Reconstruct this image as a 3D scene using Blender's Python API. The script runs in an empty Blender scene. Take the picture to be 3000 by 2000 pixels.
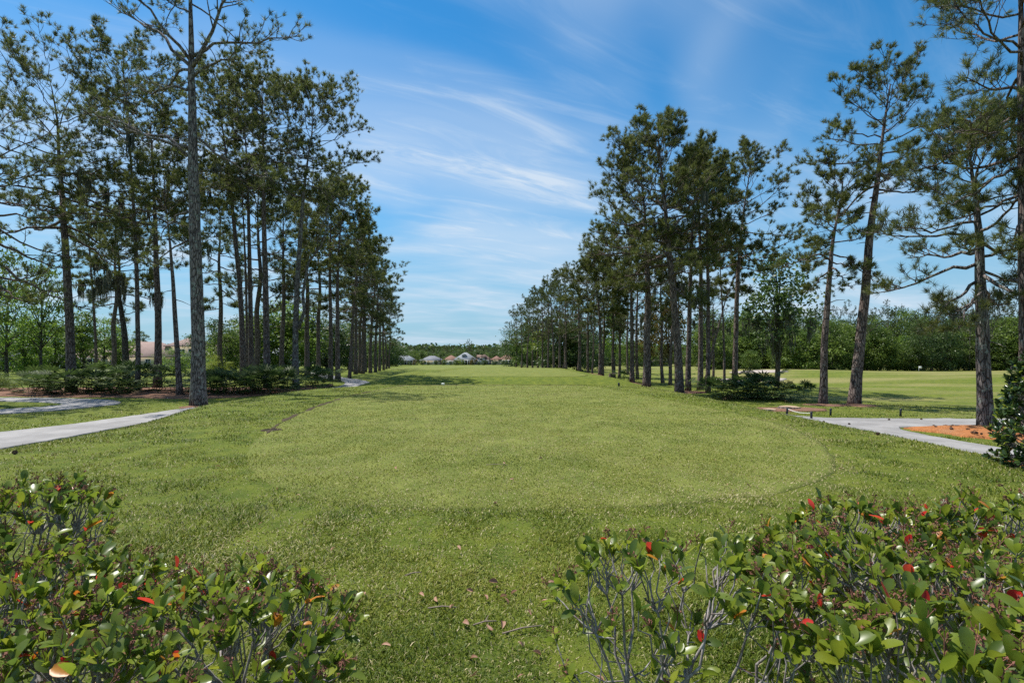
import bpy, math, random
import numpy as np
from mathutils import Vector, Matrix, Euler

SC = bpy.context.scene
COL = SC.collection
R = math.radians

# ------------------------------------------------------------------ camera
CAM_H = 1.6
HORIZON = 1050.0
FPX = 1500.0
cam_d = bpy.data.cameras.new('camera')
cam = bpy.data.objects.new('camera', cam_d)
COL.objects.link(cam)
cam.location = (0, 0, CAM_H)
cam.rotation_euler = (R(90), 0, 0)
cam_d.sensor_width = 36.0
cam_d.lens = 18.0
cam_d.shift_y = 50.0 / 3000.0
cam_d.clip_start = 0.05
cam_d.clip_end = 6000
SC.camera = cam

# ------------------------------------------------------------------ light
SUN_AZ, SUN_EL = -62.0, 64.0
world = bpy.data.worlds.new('World')
SC.world = world
world.use_nodes = True
wn, wl = world.node_tree.nodes, world.node_tree.links
wn.clear()


def wnode(t, **kw):
    n = wn.new(t)
    for k, v in kw.items():
        setattr(n, k, v)
    return n


def wmath(op, a, b=None, c=None, clamp=False):
    n = wn.new('ShaderNodeMath')
    n.operation = op
    n.use_clamp = clamp
    for i, s in enumerate((a, b, c)):
        if s is None:
            continue
        if isinstance(s, (int, float)):
            n.inputs[i].default_value = s
        else:
            wl.new(s, n.inputs[i])
    return n.outputs[0]


def wramp(val, a, b, lo=0.0, hi=1.0):
    n = wn.new('ShaderNodeMapRange')
    n.interpolation_type = 'SMOOTHSTEP'
    wl.new(val, n.inputs[0])
    for i, v in enumerate((a, b, lo, hi)):
        n.inputs[i + 1].default_value = v
    return n.outputs[0]


def wnoise(vec, scale, detail, rough=0.55, dist=0.0):
    n = wn.new('ShaderNodeTexNoise')
    n.inputs['Scale'].default_value = scale
    n.inputs['Detail'].default_value = detail
    n.inputs['Roughness'].default_value = rough
    n.inputs['Distortion'].default_value = dist
    wl.new(vec, n.inputs['Vector'])
    return n.outputs['Fac']


def wcomb(x, y, z):
    n = wn.new('ShaderNodeCombineXYZ')
    for i, s in enumerate((x, y, z)):
        if isinstance(s, (int, float)):
            n.inputs[i].default_value = s
        else:
            wl.new(s, n.inputs[i])
    return n.outputs[0]


sky = wnode('ShaderNodeTexSky', sky_type='NISHITA')
sky.sun_disc = False
sky.sun_elevation = R(SUN_EL)
sky.sun_rotation = R(SUN_AZ)
sky.altitude = 0
sky.air_density = 1.0
sky.dust_density = 0.0
sky.ozone_density = 3.0
tc = wnode('ShaderNodeTexCoord')
sep = wnode('ShaderNodeSeparateXYZ')
wl.new(tc.outputs['Generated'], sep.inputs[0])
X, Y, Z = sep.outputs
zz = wmath('ADD', wmath('MAXIMUM', Z, 0.0), 0.12)
px_, py_ = wmath('DIVIDE', X, zz), wmath('DIVIDE', Y, zz)
ca, sa = math.cos(R(28)), math.sin(R(28))
U = wmath('ADD', wmath('MULTIPLY', px_, ca), wmath('MULTIPLY', py_, sa))
V = wmath('SUBTRACT', wmath('MULTIPLY', py_, ca), wmath('MULTIPLY', px_, sa))
# high thin cloud: drawn out along one wind direction on a flat layer
veil = wramp(wnoise(wcomb(wmath('MULTIPLY', U, 0.55), wmath('MULTIPLY', V, 0.85), 31.14), 1.15, 3, 0.55, 0.6), 0.36, 0.70)
wisp = wramp(wnoise(wcomb(wmath('MULTIPLY', U, 0.9), wmath('MULTIPLY', V, 3.6), 0.7), 1.6, 7, 0.62, 0.9), 0.47, 0.80)
low = wramp(wnoise(wcomb(wmath('MULTIPLY', px_, 0.55), wmath('MULTIPLY', py_, 1.1), 9.3), 1.9, 5, 0.55, 0.3), 0.44, 0.70)
lowmask = wramp(Z, 0.32, 0.06)
# the one bright streak
fray = wnoise(wcomb(wmath('MULTIPLY', U, 2.0), wmath('MULTIPLY', V, 7.0), 5.0), 2.2, 6, 0.65, 0.8)
dv = wmath('ABSOLUTE', wmath('SUBTRACT', wmath('ADD', V, wmath('MULTIPLY', fray, 0.16)), 1.94))
streak = wmath('MULTIPLY', wramp(dv, 0.16, 0.0), wramp(fray, 0.30, 0.68))
streak = wmath('MULTIPLY', streak, wmath('MULTIPLY', wramp(U, 0.15, 0.7), wramp(U, 1.75, 1.15)))
cl = wmath('ADD', wmath('MULTIPLY', veil, 0.46), wmath('MULTIPLY', wmath('MULTIPLY', wisp, wmath('ADD', veil, 0.25)), 0.42))
cl = wmath('ADD', cl, wmath('MULTIPLY', wmath('MULTIPLY', low, lowmask), 0.42))
cl = wmath('ADD', cl, wmath('MULTIPLY', streak, 0.42))
cl = wmath('MINIMUM', cl, 0.92)
haze = wmath('MULTIPLY', wramp(Z, 0.42, 0.0), 0.88)
mix = wnode('ShaderNodeMix', data_type='RGBA')
hs = wnode('ShaderNodeHueSaturation')
hs.inputs['Saturation'].default_value = 1.32
hs.inputs['Value'].default_value = 1.0
wl.new(sky.outputs[0], hs.inputs['Color'])
wl.new(cl, mix.inputs[0])
hz = wnode('ShaderNodeMix', data_type='RGBA')
wl.new(haze, hz.inputs[0])
tn = wnode('ShaderNodeMix', data_type='RGBA', blend_type='MULTIPLY')
tn.inputs[0].default_value = 1.0
tn.inputs[7].default_value = (0.88, 1.10, 1.0, 1)
wl.new(hs.outputs[0], tn.inputs[6])
wl.new(tn.outputs[2], hz.inputs[6])
hz.inputs[7].default_value = (1.75, 3.0, 4.3, 1)
wl.new(hz.outputs[2], mix.inputs[6])
mix.inputs[7].default_value = (4.2, 4.9, 5.7, 1)
bg = wnode('ShaderNodeBackground')
bg.inputs['Strength'].default_value = 0.112
wl.new(mix.outputs[2], bg.inputs[0])
wo = wnode('ShaderNodeOutputWorld')
wl.new(bg.outputs[0], wo.inputs[0])

SUN_DIR = Vector((math.sin(R(SUN_AZ)) * math.cos(R(SUN_EL)), math.cos(R(SUN_AZ)) * math.cos(R(SUN_EL)), math.sin(R(SUN_EL))))
sun_d = bpy.data.lights.new('sun', 'SUN')
sun_d.energy = 5.0
sun_d.angle = R(0.55)
sun_d.color = (1.0, 0.955, 0.88)
sun = bpy.data.objects.new('sun', sun_d)
COL.objects.link(sun)
sun.rotation_euler = SUN_DIR.to_track_quat('Z', 'Y').to_euler()
sun.location = (-60, 40, 80)

SC.view_settings.view_transform = 'Standard'
SC.view_settings.look = 'None'
SC.view_settings.exposure = 0.52
SC.view_settings.gamma = 1.0
SC.view_settings.use_curve_mapping = False
SC.render.engine = 'CYCLES'
SC.cycles.max_bounces = 6
SC.cycles.diffuse_bounces = 3
SC.cycles.glossy_bounces = 2
SC.cycles.transmission_bounces = 4
SC.cycles.transparent_max_bounces = 4
SC.cycles.caustics_reflective = False
SC.cycles.caustics_refractive = False
SC.cycles.use_adaptive_sampling = True
SC.cycles.adaptive_threshold = 0.01
SC.cycles.use_denoising = False
SC.render.film_transparent = False


# ------------------------------------------------------------------ helpers
def smooth(a, b, v):
    t = np.clip((v - a) / (b - a), 0, 1)
    return t * t * (3 - 2 * t)


def hsh(ix, iy, k):
    n = np.sin(ix * 127.1 + iy * 311.7 + k * 74.7) * 43758.5453
    return n - np.floor(n)


def vnoise(x, y, k=0.0):
    ix, iy = np.floor(x), np.floor(y)
    fx, fy = x - ix, y - iy
    fx, fy = fx * fx * (3 - 2 * fx), fy * fy * (3 - 2 * fy)
    a, b = hsh(ix, iy, k), hsh(ix + 1, iy, k)
    c, d = hsh(ix, iy + 1, k), hsh(ix + 1, iy + 1, k)
    return (a * (1 - fx) + b * fx) * (1 - fy) + (c * (1 - fx) + d * fx) * fy - 0.5


def G(x, y):
    """height of the ground"""
    x, y = np.asarray(x, float), np.asarray(y, float)
    zc = -0.62 * smooth(30.9, 33.2, y) + 0.84 * smooth(33.4, 39.2, y)
    zc = zc - 1.0 * smooth(74, 98, y) - 1.2 * smooth(110, 300, y)
    zs = -0.85 - 0.15 * smooth(60, 110, y) - 1.0 * smooth(120, 300, y)
    zs = zs - np.where(x > 0, 0.55 * smooth(13, 30, x) * smooth(24, 36, y) * (1 - smooth(48, 74, y)), 0.0)
    zs = zs + np.where(x > 0, 0.40 * smooth(20, 40, x) * np.exp(-((y - 82) / 13.0) ** 2), 0.0)
    zs = zs + np.where(x > 0, 0.42 * np.sin(y / 6.5 + x / 19.0) * smooth(16, 30, x) * smooth(30, 42, y) * (1 - smooth(90, 110, y)), 0.0)
    zs = zs + 0.22 * vnoise(x / 14.0, y / 11.0, 3) * smooth(30, 60, y)
    out = 2.3 * smooth(14, 19, y) * (1 - smooth(26, 31, y))
    left = np.clip((-x - 8.0 - out) / (6.0 - out), 0, 1)
    left = left * left * (3 - 2 * left)
    right = smooth(7.0, 12.5, x + 0.3 * smooth(30, 40, y))
    side = np.maximum(left, right)
    z = zc * (1 - side) + zs * side
    z = z - 0.45 * np.exp(-(((x + 60) / 17.0) ** 2 + ((y - 57) / 8.0) ** 2) * 1.5)
    z = z + 0.30 * np.exp(-((x + 9.6) / 2.4) ** 2 - ((y - 46) / 6.0) ** 2)
    z = z + 0.035 * vnoise(x / 1.7, y / 1.7, 1) * smooth(2, 5, np.hypot(x, y)) + 0.026 * vnoise(x / 0.5, y / 0.5, 2)
    return z


def g(x, y):
    return float(G(x, y))


def at(px, py, d):
    """the point seen at a pixel of the photograph, d metres ahead"""
    return Vector(((px - 1500.0) / FPX * d, d, CAM_H + (HORIZON - py) / FPX * d))


def link(o, parent=None):
    COL.objects.link(o)
    if parent is not None:
        o.parent = parent
    return o


def tag(o, label=None, cat=None, group=None, kind=None):
    if label:
        o['label'] = label
    if cat:
        o['category'] = cat
    if group:
        o['group'] = group
    if kind:
        o['kind'] = kind
    return o


def empty(name, loc, rz=0.0):
    o = bpy.data.objects.new(name, None)
    o.empty_display_size = 0.2
    o.location = loc
    o.rotation_euler = (0, 0, rz)
    return link(o)


def copy_tree(o, parent=None):
    c = o.copy()
    link(c, parent)
    for ch in o.children:
        copy_tree(ch, c)
    return c


class MB:
    """collects geometry; build() links it as one mesh object"""

    def __init__(self):
        self.v, self.f3, self.f4, self.t, self.n = [], [], [], [], 0

    def add(self, v, f3=None, f4=None, tint=None):
        v = np.asarray(v, float).reshape(-1, 3)
        self.v.append(v)
        self.t.append(np.broadcast_to(np.asarray(0.5 if tint is None else tint, float), (len(v),)).copy())
        if f3 is not None and len(f3):
            self.f3.append(np.asarray(f3, int) + self.n)
        if f4 is not None and len(f4):
            self.f4.append(np.asarray(f4, int) + self.n)
        self.n += len(v)

    def box(self, lo, hi, rot=None, tint=None):
        x0, y0, z0 = lo
        x1, y1, z1 = hi
        v = np.array([(x0, y0, z0), (x1, y0, z0), (x1, y1, z0), (x0, y1, z0), (x0, y0, z1), (x1, y0, z1), (x1, y1, z1), (x0, y1, z1)], float)
        if rot is not None:
            v = v @ np.array(rot).T
        self.add(v, f4=[(0, 3, 2, 1), (4, 5, 6, 7), (0, 1, 5, 4), (1, 2, 6, 5), (2, 3, 7, 6), (3, 0, 4, 7)], tint=tint)

    def tube(self, P, rad, sides=6, cap=True, tint=None):
        P = np.asarray(P, float)
        n = len(P)
        rad = np.broadcast_to(np.asarray(rad, float), (n,))
        T = np.gradient(P, axis=0)
        T /= np.linalg.norm(T, axis=1)[:, None] + 1e-9
        ref = np.array([0.0, 0, 1]) if abs(T[0][2]) < 0.9 else np.array([1.0, 0, 0])
        u = np.cross(T[0], ref)
        u /= np.linalg.norm(u)
        a = np.arange(sides) * 2 * np.pi / sides
        ca_, sa_ = np.cos(a)[:, None], np.sin(a)[:, None]
        V_ = np.empty((n, sides, 3))
        for i in range(n):
            u = u - T[i] * (u @ T[i])
            u /= np.linalg.norm(u) + 1e-9
            w = np.cross(T[i], u)
            V_[i] = P[i] + rad[i] * (ca_ * u + sa_ * w)
        i0 = (np.arange(n - 1)[:, None] * sides + np.arange(sides)[None]).ravel()
        i1 = (np.arange(n - 1)[:, None] * sides + (np.arange(sides)[None] + 1) % sides).ravel()
        f4 = np.stack([i0, i1, i1 + sides, i0 + sides], 1)
        vv = V_.reshape(-1, 3)
        f3 = None
        if cap:
            vv = np.vstack([vv, P[-1] + T[-1] * rad[-1] * 0.6, P[0]])
            e, b0 = n * sides, (n - 1) * sides
            k = np.arange(sides)
            f3 = np.vstack([np.stack([b0 + k, b0 + (k + 1) % sides, np.full(sides, e)], 1),
                            np.stack([(k + 1) % sides, k, np.full(sides, e + 1)], 1)])
        self.add(vv, f3, f4, tint)

    def mesh(self, name, mats, smooth_=False):
        me = bpy.data.meshes.new(name)
        V_ = np.concatenate(self.v) if self.v else np.zeros((0, 3))
        f3 = np.concatenate(self.f3) if self.f3 else np.zeros((0, 3), int)
        f4 = np.concatenate(self.f4) if self.f4 else np.zeros((0, 4), int)
        me.vertices.add(len(V_))
        me.vertices.foreach_set('co', V_.astype(np.float32).ravel())
        idx = np.concatenate([f3.ravel(), f4.ravel()])
        me.loops.add(len(idx))
        me.loops.foreach_set('vertex_index', idx.astype(np.int32))
        me.polygons.add(len(f3) + len(f4))
        st = np.concatenate([np.arange(len(f3)) * 3, len(f3) * 3 + np.arange(len(f4)) * 4])
        me.polygons.foreach_set('loop_start', st.astype(np.int32))
        if smooth_:
            me.polygons.foreach_set('use_smooth', np.ones(len(st), bool))
        at_ = me.attributes.new('tint', 'FLOAT', 'POINT')
        at_.data.foreach_set('value', np.concatenate(self.t).astype(np.float32) if self.t else np.zeros(0, np.float32))
        for m in (mats if isinstance(mats, (list, tuple)) else [mats]):
            me.materials.append(m)
        me.update(calc_edges=True)
        return me

    def build(self, name, mats, parent=None, smooth_=False, loc=None):
        o = bpy.data.objects.new(name, self.mesh(name, mats, smooth_))
        if loc is not None:
            o.location = loc
        return link(o, parent)


# ------------------------------------------------------------------ materials
class NT:
    def __init__(self, name):
        self.m = bpy.data.materials.new(name)
        self.m.use_nodes = True
        self.n, self.l = self.m.node_tree.nodes, self.m.node_tree.links
        self.n.clear()
        self.out = self.n.new('ShaderNodeOutputMaterial')

    def put(self, sock, v):
        if v is None:
            return
        if isinstance(v, (int, float)):
            sock.default_value = v
        elif isinstance(v, (tuple, list)):
            sock.default_value = tuple(v) + ((1,) if len(v) == 3 and sock.type == 'RGBA' else ())
        else:
            self.l.new(v, sock)

    def coord(self, kind='Object'):
        return self.n.new('ShaderNodeTexCoord').outputs[kind]

    def pos(self):
        return self.n.new('ShaderNodeNewGeometry').outputs['Position']

    def mapping(self, vec, scale=(1, 1, 1), rot=(0, 0, 0), loc=(0, 0, 0)):
        n = self.n.new('ShaderNodeMapping')
        self.l.new(vec, n.inputs[0])
        n.inputs['Scale'].default_value = scale
        n.inputs['Rotation'].default_value = rot
        self.put(n.inputs['Location'], loc)
        return n.outputs[0]

    def noise(self, vec, scale, detail=4, rough=0.55, dist=0.0):
        n = self.n.new('ShaderNodeTexNoise')
        self.l.new(vec, n.inputs['Vector'])
        for k, v in (('Scale', scale), ('Detail', detail), ('Roughness', rough), ('Distortion', dist)):
            n.inputs[k].default_value = v
        return n.outputs['Fac']

    def voro(self, vec, scale, feature='F1', out='Distance'):
        n = self.n.new('ShaderNodeTexVoronoi')
        n.feature = feature
        self.l.new(vec, n.inputs['Vector'])
        n.inputs['Scale'].default_value = scale
        return n.outputs[out]

    def math(self, op, a, b=None, clamp=False):
        n = self.n.new('ShaderNodeMath')
        n.operation = op
        n.use_clamp = clamp
        self.put(n.inputs[0], a)
        self.put(n.inputs[1], b)
        return n.outputs[0]

    def ramp(self, v, a, b, lo=0.0, hi=1.0):
        n = self.n.new('ShaderNodeMapRange')
        n.interpolation_type = 'SMOOTHSTEP'
        self.l.new(v, n.inputs[0])
        for i, q in enumerate((a, b, lo, hi)):
            n.inputs[i + 1].default_value = q
        return n.outputs[0]

    def mix(self, f, a, b, blend='MIX'):
        n = self.n.new('ShaderNodeMix')
        n.data_type = 'RGBA'
        n.blend_type = blend
        self.put(n.inputs[0], f)
        self.put(n.inputs[6], a)
        self.put(n.inputs[7], b)
        return n.outputs[2]

    def attr(self, name='tint'):
        n = self.n.new('ShaderNodeAttribute')
        n.attribute_name = name
        return n.outputs['Fac']

    def objrand(self):
        return self.n.new('ShaderNodeObjectInfo').outputs['Random']

    def bump(self, h, strength=0.5, dist=0.02):
        n = self.n.new('ShaderNodeBump')
        n.inputs['Strength'].default_value = strength
        n.inputs['Distance'].default_value = dist
        self.l.new(h, n.inputs['Height'])
        return n.outputs[0]

    def pbr(self, col, rough=0.8, spec=0.3, normal=None, metallic=0.0):
        n = self.n.new('ShaderNodeBsdfPrincipled')
        self.put(n.inputs['Base Color'], col)
        self.put(n.inputs['Roughness'], rough)
        self.put(n.inputs['Specular IOR Level'], spec)
        self.put(n.inputs['Metallic'], metallic)
        self.put(n.inputs['Normal'], normal)
        return n.outputs[0]

    def finish(self, sh):
        self.l.new(sh, self.out.inputs[0])
        return self.m

    def leafy(self, col, trans, tcol, rough=0.6, spec=0.25):
        """leaf: gloss and colour on the face, light coming through"""
        p = self.pbr(col, rough, spec)
        t = self.n.new('ShaderNodeBsdfTranslucent')
        self.put(t.inputs[0], tcol)
        mx = self.n.new('ShaderNodeMixShader')
        mx.inputs[0].default_value = trans
        self.l.new(p, mx.inputs[1])
        self.l.new(t.outputs[0], mx.inputs[2])
        return self.finish(mx.outputs[0])


M = {}


def plain(name, col, rough=0.8, spec=0.3, var=0.15, scale=6.0, bump=0.0, metallic=0.0):
    t = NT(name)
    c = t.coord()
    nz = t.noise(c, scale, 5)
    d = tuple(v * (1 - var) for v in col)
    b = tuple(min(1, v * (1 + var)) for v in col)
    nm = t.bump(t.noise(c, scale * 6, 4), bump, 0.01) if bump else None
    M[name] = t.finish(t.pbr(t.mix(nz, d, b), rough, spec, nm, metallic))
    return M[name]


def bark_mat(name, dark, light, lichen, amount):
    t = NT(name)
    c = t.pos()
    w = t.noise(t.mapping(c, (1, 1, 0.5)), 3.0, 4)
    v = t.mapping(c, (1.0, 1.0, 0.22))
    vv = t.n.new('ShaderNodeVectorMath')
    vv.operation = 'ADD'
    t.l.new(v, vv.inputs[0])
    cx = t.n.new('ShaderNodeCombineXYZ')
    t.l.new(t.math('MULTIPLY', w, 0.14), cx.inputs[0])
    t.l.new(t.math('MULTIPLY', w, -0.11), cx.inputs[1])
    t.l.new(cx.outputs[0], vv.inputs[1])
    cr = t.voro(vv.outputs[0], 11.0, 'DISTANCE_TO_EDGE')
    plate = t.ramp(cr, 0.0, 0.16)
    tone = t.noise(t.mapping(c, (1, 1, 0.35)), 9.0, 6, 0.65)
    col = t.mix(t.ramp(tone, 0.3, 0.72), dark, light)
    col = t.mix(t.math('SUBTRACT', 1.0, plate), col, tuple(k * 0.35 for k in dark))
    lm = t.ramp(t.noise(c, 4.2, 6, 0.7), 0.62 - 0.22 * amount, 0.70 - 0.18 * amount)
    col = t.mix(t.math('MULTIPLY', lm, 0.75), col, lichen)
    nm = t.bump(t.math('ADD', t.math('MULTIPLY', plate, 0.8), t.math('MULTIPLY', tone, 0.5)), 0.9, 0.035)
    M[name] = t.finish(t.pbr(col, 0.9, 0.15, nm))


def foliage_mat(name, a, b, trans=0.3, tcol=None, rough=0.55, spec=0.3, objvar=0.35):
    t = NT(name)
    f = t.attr()
    col = t.mix(f, a, b)
    r_ = t.objrand()
    dk = tuple(k * (1 - objvar) for k in (1, 1, 1))
    col = t.mix(1.0, col, t.mix(r_, dk, (1 + objvar * 0.6, 1 + objvar * 0.5, 1.0)), 'MULTIPLY')
    tc_ = t.mix(f, tuple(min(1, k * 1.5) for k in a), tuple(min(1, k * 1.7) for k in b)) if tcol is None else tcol
    M[name] = t.leafy(col, trans, tc_, rough, spec)


bark_mat('pine_bark', (0.105, 0.076, 0.066), (0.255, 0.20, 0.178), (0.22, 0.235, 0.21), 0.2)
bark_mat('lichen_bark', (0.105, 0.086, 0.080), (0.25, 0.215, 0.20), (0.27, 0.30, 0.26), 0.42)
bark_mat('oak_bark', (0.05, 0.043, 0.036), (0.13, 0.115, 0.10), (0.15, 0.16, 0.13), 0.4)
foliage_mat('needles', (0.028, 0.044, 0.013), (0.145, 0.162, 0.042), 0.36, None, 0.5, 0.3, 0.22)
foliage_mat('needles_far', (0.024, 0.040, 0.016), (0.120, 0.142, 0.045), 0.34, None, 0.6, 0.2, 0.3)
foliage_mat('leaves_bright', (0.060, 0.120, 0.018), (0.19, 0.28, 0.036), 0.42, None, 0.5, 0.3, 0.25)
foliage_mat('leaves_dark', (0.028, 0.056, 0.016), (0.085, 0.135, 0.030), 0.30, None, 0.45, 0.3, 0.3)
foliage_mat('leaves_mid', (0.036, 0.074, 0.014), (0.145, 0.205, 0.034), 0.35, None, 0.5, 0.3, 0.35)
foliage_mat('leaves_olive', (0.060, 0.055, 0.016), (0.170, 0.130, 0.030), 0.35, None, 0.6, 0.2, 0.25)
foliage_mat('leaves_yellow', (0.09, 0.14, 0.015), (0.24, 0.27, 0.03), 0.4, None, 0.5, 0.3, 0.2)
foliage_mat('palmetto', (0.026, 0.052, 0.014), (0.095, 0.140, 0.034), 0.26, None, 0.55, 0.12, 0.35)
foliage_mat('dead_frond', (0.085, 0.058, 0.035), (0.17, 0.125, 0.08), 0.15, None, 0.8, 0.1, 0.2)
foliage_mat('moss', (0.060, 0.066, 0.052), (0.135, 0.142, 0.118), 0.3, None, 0.9, 0.05, 0.15)


# ------------------------------------------------------------------ ground
def catmull(P, n=10, closed=False):
    P = [np.array(p, float) for p in P]
    out = []
    N = len(P)
    for i in range(N if closed else N - 1):
        if closed:
            a, b, c, d = P[(i - 1) % N], P[i], P[(i + 1) % N], P[(i + 2) % N]
        else:
            a, b, c, d = P[max(i - 1, 0)], P[i], P[i + 1], P[min(i + 2, N - 1)]
        for k in range(n):
            t = k / n
            out.append(0.5 * ((2 * b) + (c - a) * t + (2 * a - 5 * b + 4 * c - d) * t * t + (3 * b - a - 3 * c + d) * t ** 3))
    if not closed:
        out.append(P[-1])
    return np.array(out)


def seg_dist(x, y, line):
    d = np.full(np.shape(x), 1e9)
    for a, b in zip(line[:-1], line[1:]):
        ab = b - a
        t = np.clip(((x - a[0]) * ab[0] + (y - a[1]) * ab[1]) / (ab @ ab), 0, 1)
        d = np.minimum(d, np.hypot(x - a[0] - t * ab[0], y - a[1] - t * ab[1]))
    return d


def inside(x, y, poly):
    r = np.zeros(np.shape(x), bool)
    n = len(poly)
    for i in range(n):
        x0, y0 = poly[i]
        x1, y1 = poly[(i + 1) % n]
        c = (y0 > y) != (y1 > y)
        r ^= c & (x < (x1 - x0) * (y - y0) / (y1 - y0 + 1e-12) + x0)
    return r


TEE = catmull([(-6.3, 30.3), (-6.8, 21), (-6.1, 14.5), (-5.4, 11.3), (-4.8, 9.4), (-3.9, 7.6), (-2.9, 6.3), (-1.7, 5.6), (0, 5.4), (1.8, 5.6),
               (2.9, 6.0), (3.8, 6.5), (4.7, 7.4), (5.3, 8.5), (5.95, 10), (6.5, 12.5), (6.4, 16.5), (5.6, 22), (4.2, 30.2), (-1, 30.6)], 8, True)
PATH_L = catmull([(-19, 2), (-17.2, 8), (-16.0, 13), (-15.1, 18), (-14.7, 24), (-14.4, 32), (-14.0, 40), (-14.6, 48), (-17.2, 56), (-21.5, 64), (-28, 75), (-36, 92)], 8)
PATH_LOOP = catmull([(-60, 33), (-42, 31.3), (-30, 30.4), (-25.2, 29.4), (-22.6, 27.6), (-22.2, 25.4), (-24, 23.0), (-28, 20.6), (-34, 18.2), (-44, 15)], 8)
PATH_R = catmull([(10.6, 19.9), (13, 19.6), (17, 19.4), (23, 19.3), (32, 19.6), (46, 21)], 8)
PATH_RB = catmull([(13.2, 19.2), (12.3, 17.8), (12.0, 16), (12.2, 13.6), (12.8, 11), (13.6, 8), (14.4, 3)], 8)
MULCH_R = catmull([(13.65, 17.75), (13.7, 17.0), (14.0, 16.1), (14.5, 15.3), (16.4, 14.8), (20, 14.8), (24, 15.6), (25, 17.0), (23, 17.9), (18, 18.05), (15.2, 18.05)], 6, True)
MULCH_L = catmull([(-48, 34.0), (-38, 33.4), (-30, 32.6), (-24, 31.9), (-19, 31.2), (-16.9, 33.0), (-16.6, 37), (-16.6, 41), (-19, 42.6), (-30, 42.6), (-44, 42.0), (-50, 38.5)], 6, True)
MULCH_P = catmull([(-17.2, 40.6), (-16.2, 40.2), (-15.9, 43), (-16.4, 47), (-17.6, 48.5), (-18.6, 45)], 6, True)
STUMP_BED = catmull([(11.7, 24.2), (12.9, 23.6), (14.4, 23.8), (15.2, 24.8), (13.9, 25.6), (12.2, 25.3)], 6, True)
CAMELLIA_BED = catmull([(7.62, 7.3), (7.8, 6.9), (8.4, 6.6), (9.3, 6.8), (9.7, 7.8), (8.7, 8.6), (7.8, 8.1)], 6, True)
TEE2 = catmull([(-6.6, 39.8), (-7.2, 50), (-7, 62), (-5.5, 73), (0, 75), (5, 73), (6.2, 62), (6.4, 50), (5.6, 39.8), (0, 39.3)], 8, True)
FAIRWAY = catmull([(-30, 120), (-34, 160), (-40, 210), (-45, 250), (-20, 262), (0, 258), (14, 240), (12, 190), (9, 140), (4, 118), (-12, 112)], 8, True)
PATHS = [(PATH_L, 1.22), (PATH_LOOP, 1.2), (PATH_R, 1.3), (PATH_RB, 1.05)]
BEDS = [MULCH_R, MULCH_L, MULCH_P, STUMP_BED, CAMELLIA_BED]

# grass sward
t = NT('grass_ground')
p = t.pos()
fine = t.noise(p, 38.0, 5, 0.7)
mid = t.noise(t.mapping(p, (1, 0.8, 1)), 2.6, 6, 0.65)
big = t.noise(t.mapping(p, (0.35, 1.0, 1)), 0.11, 5, 0.6)
sx = t.n.new('ShaderNodeSeparateXYZ')
t.l.new(p, sx.inputs[0])
dry = t.noise(t.mapping(p, (0.22, 1.0, 1), (0, 0, R(-6))), 0.16, 6, 0.6)
col = t.mix(t.ramp(mid, 0.3, 0.7), (0.060, 0.098, 0.008), (0.135, 0.165, 0.016))
col = t.mix(t.math('MULTIPLY', t.ramp(fine, 0.42, 0.75), 0.5), col, (0.18, 0.165, 0.055))
col = t.mix(t.math('MULTIPLY', t.ramp(big, 0.42, 0.72), 0.55), col, (0.132, 0.132, 0.028))
col = t.mix(t.math('MULTIPLY', t.ramp(dry, 0.42, 0.60), t.ramp(sx.outputs[0], 12.0, 26.0, 0.0, 0.6)), col, (0.270, 0.225, 0.100))
nm = t.bump(t.math('ADD', fine, t.math('MULTIPLY', mid, 1.2)), 0.8, 0.05)
M['grass_ground'] = t.finish(t.pbr(col, 0.9, 0.15, nm))

t = NT('tee_turf')
p = t.pos()
fine = t.noise(p, 46.0, 5, 0.7)
mid = t.noise(t.mapping(p, (0.8, 0.5, 1)), 1.9, 6, 0.65)
big = t.noise(t.mapping(p, (0.5, 1.0, 1)), 0.35, 4, 0.6)
col = t.mix(t.ramp(mid, 0.3, 0.7), (0.092, 0.122, 0.019), (0.158, 0.178, 0.036))
col = t.mix(t.math('MULTIPLY', t.ramp(fine, 0.42, 0.75), 0.45), col, (0.19, 0.175, 0.062))
col = t.mix(t.math('MULTIPLY', t.ramp(big, 0.5, 0.75), 0.35), col, (0.17, 0.15, 0.05))
nm = t.bump(t.math('ADD', fine, t.math('MULTIPLY', mid, 0.6)), 0.7, 0.03)
M['tee_turf'] = t.finish(t.pbr(col, 0.9, 0.15, nm))

t = NT('concrete')
p = t.pos()
a_ = t.noise(p, 0.9, 6, 0.65)
b_ = t.noise(p, 60, 3, 0.6)
col = t.mix(t.ramp(a_, 0.3, 0.72), (0.19, 0.182, 0.178), (0.31, 0.298, 0.29))
col = t.mix(t.math('MULTIPLY', t.ramp(t.noise(p, 3.1, 5), 0.55, 0.75), 0.3), col, (0.27, 0.24, 0.20))
col = t.mix(t.math('MULTIPLY', b_, 0.25), col, (0.22, 0.21, 0.20))
M['concrete'] = t.finish(t.pbr(col, 0.85, 0.25, t.bump(b_, 0.3, 0.004)))

t = NT('pine_straw')
p = t.pos()
s1 = t.noise(t.mapping(p, (1, 5, 1), (0, 0, 0.6)), 9, 5, 0.7, 1.0)
s2 = t.noise(p, 1.3, 4)
col = t.mix(t.ramp(s1, 0.3, 0.7), (0.19, 0.070, 0.026), (0.54, 0.225, 0.085))
col = t.mix(t.math('MULTIPLY', t.ramp(s2, 0.45, 0.7), 0.4), col, (0.30, 0.19, 0.11))
M['pine_straw'] = t.finish(t.pbr(col, 0.95, 0.1, t.bump(s1, 0.9, 0.04)))

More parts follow.
